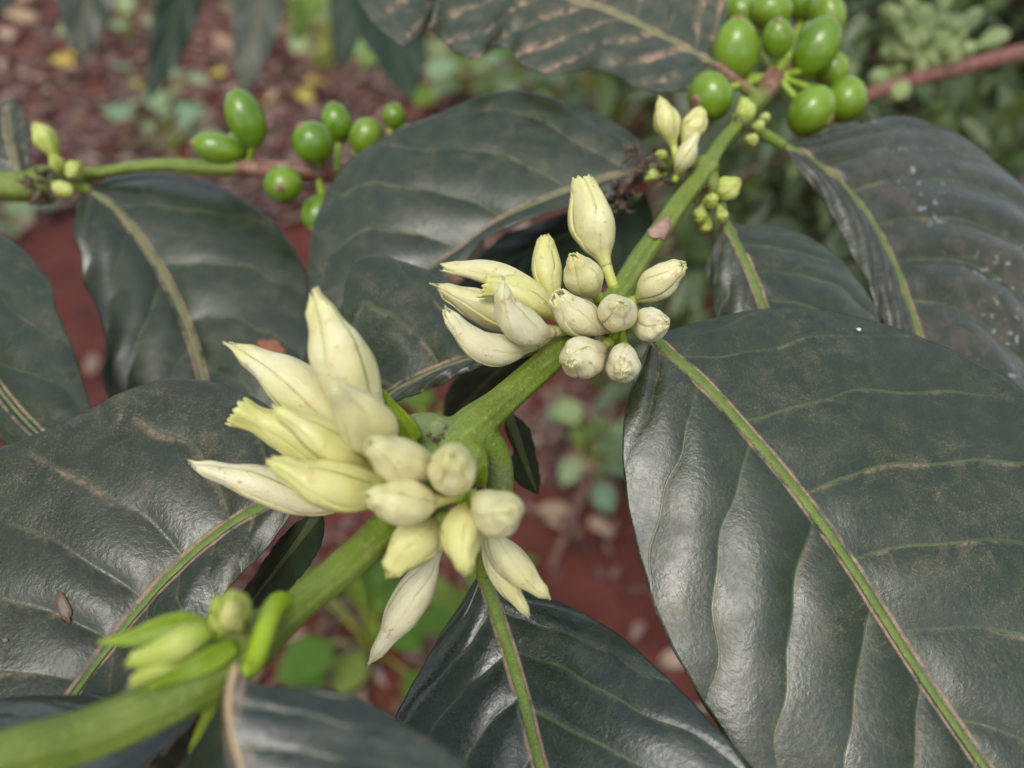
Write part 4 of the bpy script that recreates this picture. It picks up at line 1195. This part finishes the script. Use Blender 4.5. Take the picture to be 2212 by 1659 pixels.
def crown(rg, centre, size, n, lmin, lmax, shell=.35):
    """leaf blades through an uneven volume, in clumps"""
    bv, bf = blade()
    nv = len(bv)
    ncl = max(5, n // 14)
    cl = rg.normal(0, 1, (ncl, 3))
    cl = cl / np.linalg.norm(cl, axis=1, keepdims=True) * rg.uniform(shell, 1, (ncl, 1)) ** .6
    V = np.zeros((n * nv, 3))
    rv = np.zeros(n * nv)
    Fc = []
    for i in range(n):
        c = cl[rg.integers(ncl)] * size + centre + rg.normal(0, .16, 3) * size
        out = unit((c - centre) / size)
        dr = unit(out * np.array([1, 1, .3]) + rg.normal(0, .7, 3) + np.array([0, 0, -.25]))
        R = rot_from(dr, unit(np.array([0, 0, 1.]) + rg.normal(0, .35, 3)))
        V[i * nv:(i + 1) * nv] = (bv * rg.uniform(lmin, lmax)) @ R.T + c
        rv[i * nv:(i + 1) * nv] = rg.uniform(0, 1)
        Fc += [tuple(q + i * nv for q in g) for g in bf]
    return V, Fc, rv

def shrub(x, y, h, r, label, seed, n=520, mat='shrub', lmin=.07, lmax=.13, nm='coffee_shrub', cat='coffee shrub', group='coffee shrubs behind the branches', low=.12, cl=.5):
    rg = np.random.default_rng(seed)
    e = empty(nm, (x, y, 0), label, cat, group)
    pts = [np.array([x, y, -.02]), np.array([x + rg.normal(0, .02), y + rg.normal(0, .02), h * .5]), np.array([x + rg.normal(0, .04), y + rg.normal(0, .04), h * .92])]
    parts = [tube(spline(pts, 16), np.linspace(.018 * h, .006 * h, 16), 10)]
    for k in range(9):
        z = h * rg.uniform(.2, .85)
        a = rg.uniform(0, 6.28)
        b0 = np.array([x, y, z]); b1 = b0 + np.array([cos(a), sin(a), .15]) * r * .5; b2 = b0 + np.array([cos(a), sin(a), .02]) * r * .95
        parts.append(tube(spline([b0, b1, b2], 8), np.linspace(.006 * h, .002 * h, 8), 6))
    tv_, tf_ = join(parts)
    mk('trunk', tv_, tf_, M['trunk'], e)
    V, Fc, rv = crown(rg, np.array([x, y, (h + low) * .55]), np.array([r, r, (h - low) * .5]), n, lmin, lmax)
    V[:, 2] = np.maximum(V[:, 2], .01)
    mk('crown', V, Fc, M[mat], e, {'rv': rv})
    return e

shrub(.62, 1.02, 1.0, .30, 'dense green coffee shrub behind the old specked leaf at the right', 1, 800, lmin=.05, lmax=.10)
shrub(.36, 1.75, 1.1, .36, 'coffee shrub behind the cluster of green berries', 2, 800)
shrub(1.25, 1.7, 1.4, .5, 'tall coffee shrub in the upper right corner behind the brown branch', 3, 800)
shrub(.55, 3.1, 1.7, .6, 'far coffee shrub behind the wavy-edged leaf at the top', 4, 700)
shrub(-.75, 3.9, 1.7, .6, 'far coffee shrub above the litter at the top left', 5, 700)
shrub(-2.2, 3.9, 1.7, .6, 'farthest coffee shrub beyond the top left corner', 6, 600)
shrub(-1.15, -.05, 2.5, .55, 'unseen coffee shrub added on the left to darken leaf reflections', 8, 700, lmin=.10, lmax=.17)  # this and the next two: unseen, added to block sky the leaves would reflect
shrub(1.2, -.35, 1.9, .5, 'unseen coffee shrub added on the right to darken leaf reflections', 10, 700, lmin=.10, lmax=.17)
shrub(-.2, -1.25, 2.2, .6, 'unseen coffee shrub added behind the viewer to darken leaf reflections', 9, 700, lmin=.10, lmax=.17)
shrub(2.2, 3.3, 1.8, .7, 'far coffee shrub beyond the upper right corner', 7, 600)

for (px, py, pd, hh, rr, nn, sd, lb) in [(1960, 190, 640, .74, .20, 900, 51, 'small leafy coffee seedling behind the brown branch at the right edge'), (1690, 370, 600, .52, .11, 420, 52, 'small leafy seedling behind the stalk of the specked leaf'),
                                     (2230, 380, 560, .62, .18, 700, 53, 'small leafy seedling beyond the right rim of the specked leaf'), (1880, 20, 900, .85, .28, 800, 54, 'leafy coffee seedling above the cluster of green berries'),
                                     (2180, 40, 900, .85, .28, 800, 55, 'leafy coffee seedling in the top right corner')]:
    q_ = P(px, py, pd)
    shrub(q_[0], q_[1], hh, rr, lb, sd, nn, 'shrub_light', .018, .05, 'coffee_seedling', 'seedling', 'seedlings at the upper right', low=hh * .55)

# low weeds
def weed(p, h, r, n, mat, label, seed, lm=(.02, .04), grp='low weeds on the soil'):
    rg = np.random.default_rng(seed)
    e = empty('weed', (p[0], p[1], 0), label, 'weed', grp)
    bv, bf = blade(7, .75, .12, .18)
    base = mesh_data('leaf', bv, bf, M[mat], {'rv': np.zeros(len(bv))})
    stems = []
    for i in range(n):
        a = rg.uniform(0, 6.28)
        rr = r * rg.uniform(.1, 1) ** .6
        tip = np.array([p[0] + rr * cos(a), p[1] + rr * sin(a), h * rg.uniform(.3, 1.0)])
        stems.append(tube(spline([np.array([p[0], p[1], -.005]), np.array([p[0] + rr * .4 * cos(a), p[1] + rr * .4 * sin(a), tip[2] * .6]), tip], 6), .0012, 5))
        L_ = rg.uniform(*lm)
        dr = unit(np.array([cos(a), sin(a), rg.uniform(-.3, .5)]))
        R = rot_from(dr, unit(np.array([0, 0, 1.]) + rg.normal(0, .3, 3)))
        o = bpy.data.objects.new('leaf', base)
        COL.objects.link(o)
        o.parent = e
        from mathutils import Matrix
        mt = Matrix([list(R[0] * L_) + [tip[0] - p[0]], list(R[1] * L_) + [tip[1] - p[1]], list(R[2] * L_) + [tip[2]], [0, 0, 0, 1]])
        o.matrix_local = mt
    v_, f_ = join(stems)
    mk('stem', v_, f_, M['calyx'], e)
    return e

weed(G(800, 1370, .05), .12, .075, 16, 'weed_bright', 'bright green weed with round leaves below the lower bud cluster', 31, (.045, .075))
weed(G(1000, 1290, .05), .10, .05, 9, 'weed_bright', 'small bright weed showing between the long buds and the bluish leaf', 32, (.04, .06))
weed(G(345, 230, .05), .16, .10, 14, 'weed_grey', 'pale weed standing in the litter left of the hanging leaves', 33, (.05, .09))
weed(G(365, 300, .04), .12, .08, 10, 'weed_grey', 'pale weed in the litter above the left pair of berries', 34, (.05, .08))
weed(G(270, 60, .05), .25, .16, 16, 'weed_grey', 'pale weed at the top left between two hanging leaves', 35, (.08, .14))
weed(G(690, 120, .05), .3, .28, 26, 'weed_grey', 'weed patch behind the hanging leaves at the top', 36, (.07, .12))
weed(G(980, 170, .05), .25, .25, 30, 'weed', 'yellow green weed under the wavy edge of the top leaf', 37, (.06, .11))
weed(G(1080, 220, .05), .25, .22, 30, 'weed_grey', 'greyish weed behind the broad dark leaf', 38, (.06, .10))
weed(G(1230, 230, .05), .3, .22, 30, 'weed', 'leafy weed between the broad leaf and the top leaf', 39, (.06, .12))
weed(G(1330, 260, .05), .25, .2, 24, 'weed_grey', 'weed seen left of the young buds', 40, (.05, .10))
weed(G(1265, 985, .03), .08, .06, 10, 'weed_grey', 'small pale weed on the soil beside the largest leaf', 41, (.035, .06))
weed(G(1325, 960, .03), .07, .05, 8, 'weed', 'tiny weed touching the left rim of the largest leaf', 42, (.03, .05))
weed(G(920, 890, .04), .07, .05, 8, 'weed', 'small green weed seen through the gap above the lower cluster', 43, (.04, .07))
weed(G(15, 480, .04), .12, .08, 10, 'weed_grey', 'pale weed at the left edge under the thin branch', 44, (.05, .08))
weed(G(1640, 420, .05), .25, .14, 30, 'weed_grey', 'tangled weed behind the specked leaf stalk', 45, (.03, .07))
weed(G(1600, 560, .05), .2, .10, 24, 'weed', 'tangled weed behind the half hidden leaf', 46, (.03, .06))

# dry litter on the soil
def on_ground(x, y, z=.006):
    g = G(x, y)
    return np.array([g[0], g[1], terrain_h(g[0], g[1]) + z])
bv, bf = blade(6, .42, .5, .2, .03)
rl = np.random.default_rng(77)
NL = 7300
V = np.zeros((NL * len(bv), 3)); rvv = np.zeros(NL * len(bv)); FF = []
for i in range(NL):
    if i < 5900:
        x, y = rl.uniform(-300, 1150), -60 + 560 * rl.uniform(0, 1) ** 1.2
    else:
        x, y = [(rl.uniform(-200, 2300), rl.uniform(350, 1700)), (rl.uniform(450, 1000), rl.uniform(1130, 1600)), (rl.normal(1240, 60), rl.normal(950, 80)), (rl.uniform(1400, 1900), rl.uniform(250, 700))][i % 4]
    c = on_ground(x, y, rl.uniform(.002, .02))
    L_ = rl.uniform(.025, .085) if i < 5900 else rl.uniform(.012, .045)
    a = rl.uniform(0, 6.28)
    R = rot_from(np.array([cos(a), sin(a), rl.uniform(-.25, .35)]), unit(np.array([0, 0, 1.]) + rl.normal(0, .45, 3)))
    V[i * len(bv):(i + 1) * len(bv)] = (bv * np.array([L_, L_ * rl.uniform(.3, 1), L_])) @ R.T + c
    rvv[i * len(bv):(i + 1) * len(bv)] = rl.uniform(0, 1)
    FF += [tuple(q + i * len(bv) for q in g) for g in bf]
V[:, 2] = np.maximum(V[:, 2], .001 + terrain_h(V[:, 0], V[:, 1]))
o = mk('leaf_litter', V, FF, M['litter'], None, {'rv': rvv}, anchor=(0, 1.5, 0))
tag(o, 'brown dry leaf litter covering the soil at the top left', 'leaf litter', kind='stuff')

# fallen leaves one can pick out
fy = mesh_data('fallen_leaf', *blade(9, .45, .35, .15, .02), M['fall_yellow'], {'rv': np.zeros(27)})
ft = mesh_data('fallen_leaf', *blade(9, .45, .45, -.2, .03), M['fall_tan'], {'rv': np.zeros(27)})
from mathutils import Matrix
YEL = [(120, 148, .10), (245, 255, .08), (650, 205, .11), (655, 180, .08), (180, 130, .09), (580, 240, .10), (490, 170, .08), (300, 200, .07), (440, 235, .06), (720, 60, .12)]
TAN = [(460, 135, .10), (290, 130, .08), (690, 90, .12), (90, 60, .12), (40, 20, .14), (40, 100, .10), (430, 250, .07), (650, 130, .11), (710, 130, .11), (510, 115, .11), (170, 80, .11), (820, 190, .09), (1235, 1110, .055), (1270, 1125, .05),
       (1230, 1010, .05), (1290, 960, .06), (1180, 1130, .04), (1250, 1060, .05), (1420, 1440, .05), (215, 345, .06), (205, 835, .05), (515, 400, .05), (330, 330, .05), (230, 230, .07), (590, 150, .09), (980, 620, .05), (1100, 150, .09)]
YL = ['yellow fallen leaf in the litter below the leftmost hanging leaf', 'yellow fallen leaf in the litter above the thin left branch', 'large yellow fallen leaf right of the upright green berry', 'yellow fallen leaf just above the largest yellow one', 'yellow fallen leaf right of the leftmost hanging leaf tip', 'yellow fallen leaf beside the top of the upright green berry', 'small yellow fallen leaf below the dark narrow hanging leaf', 'small yellow fallen leaf by the pale weed in the litter', 'smallest yellow fallen leaf left of the upright green berry', 'yellow fallen leaf at the top behind the weed patch']
TL = ['tan fallen leaf between the two middle hanging leaves', 'tan fallen leaf left of the dark narrow hanging leaf', 'large tan fallen leaf behind the weed patch at the top', 'large tan fallen leaf at the upper left beside the leftmost hanging leaf', 'largest tan fallen leaf in the top left corner', 'tan fallen leaf at the left edge below the corner', 'small tan fallen leaf above the sideways green berry', 'tan fallen leaf below the bright green hanging leaf', 'tan fallen leaf right of the bright green hanging leaf', 'tan fallen leaf touching the grey hanging leaf', 'tan fallen leaf under the leftmost hanging leaf', 'tan fallen leaf below the widest hanging leaf', 'tan fallen leaf on red soil right of the lower bud cluster', 'paler tan leaf next to the one right of the lower cluster', 'tan fallen leaf on soil just right of the branch node', 'tan fallen leaf near the left rim of the largest leaf', 'tiny tan fallen leaf close to the rightmost lower bud', 'tan fallen leaf in the brown litter right of the node', 'tan fallen leaf in the gap between bluish and largest leaf', 'tan fallen leaf just above the left branch node', 'tan fallen leaf at the foot of the red soil strip on the left', 'tan fallen leaf below the left branch beside its berries', 'tan fallen leaf above the middle of the left branch', 'tan fallen leaf in the litter left of the pale weed', 'tan fallen leaf above the upright green berry', 'tan fallen leaf in the shade below the broad dark leaf', 'tan fallen leaf under the wavy edge of the top leaf']
for i, (x, y, L_) in enumerate(YEL + TAN):
    c = on_ground(x, y, .022)
    o = bpy.data.objects.new('fallen_leaf', fy if i < len(YEL) else ft)
    COL.objects.link(o)
    a = rl.uniform(0, 6.28)
    R = rot_from(np.array([cos(a), sin(a), rl.uniform(-.1, .2)]), unit(np.array([0, 0, 1.]) + rl.normal(0, .3, 3) - np.array([0, .3, 0])))
    o.matrix_world = Matrix([list(R[0] * L_) + [c[0]], list(R[1] * L_) + [c[1]], list(R[2] * L_) + [c[2]], [0, 0, 0, 1]])
    mod_solid(o, .006)
    lab = (YL + TL)[i]
    tag(o, lab, 'fallen leaf', 'yellow fallen leaves on the ground' if i < len(YEL) else 'tan fallen leaves on the ground')

# dead sticks on the soil
for i, (x0, y0, x1, y1, r_, lb) in enumerate([(1330, 860, 1190, 1230, .007, 'thick grey brown stick on the soil behind the upper cluster'), (1290, 920, 1330, 1100, .003, 'thin stick on the soil by the rim of the largest leaf'),
                                      (60, 250, 330, 190, .006, 'brown stick in the litter at the upper left'), (1235, 140, 1265, 200, .006, 'reddish twig under the wavy-edged top leaf')]):
    a, b = on_ground(x0, y0, .012), on_ground(x1, y1, .012)
    v, f = tube(spline([a, (a + b) / 2 + np.array([.01, 0, .012]), b], 20), np.linspace(r_, r_ * .7, 20), 8)
    o = mk('stick', v, f, M['twig'], None)
    tag(o, lb, 'stick')
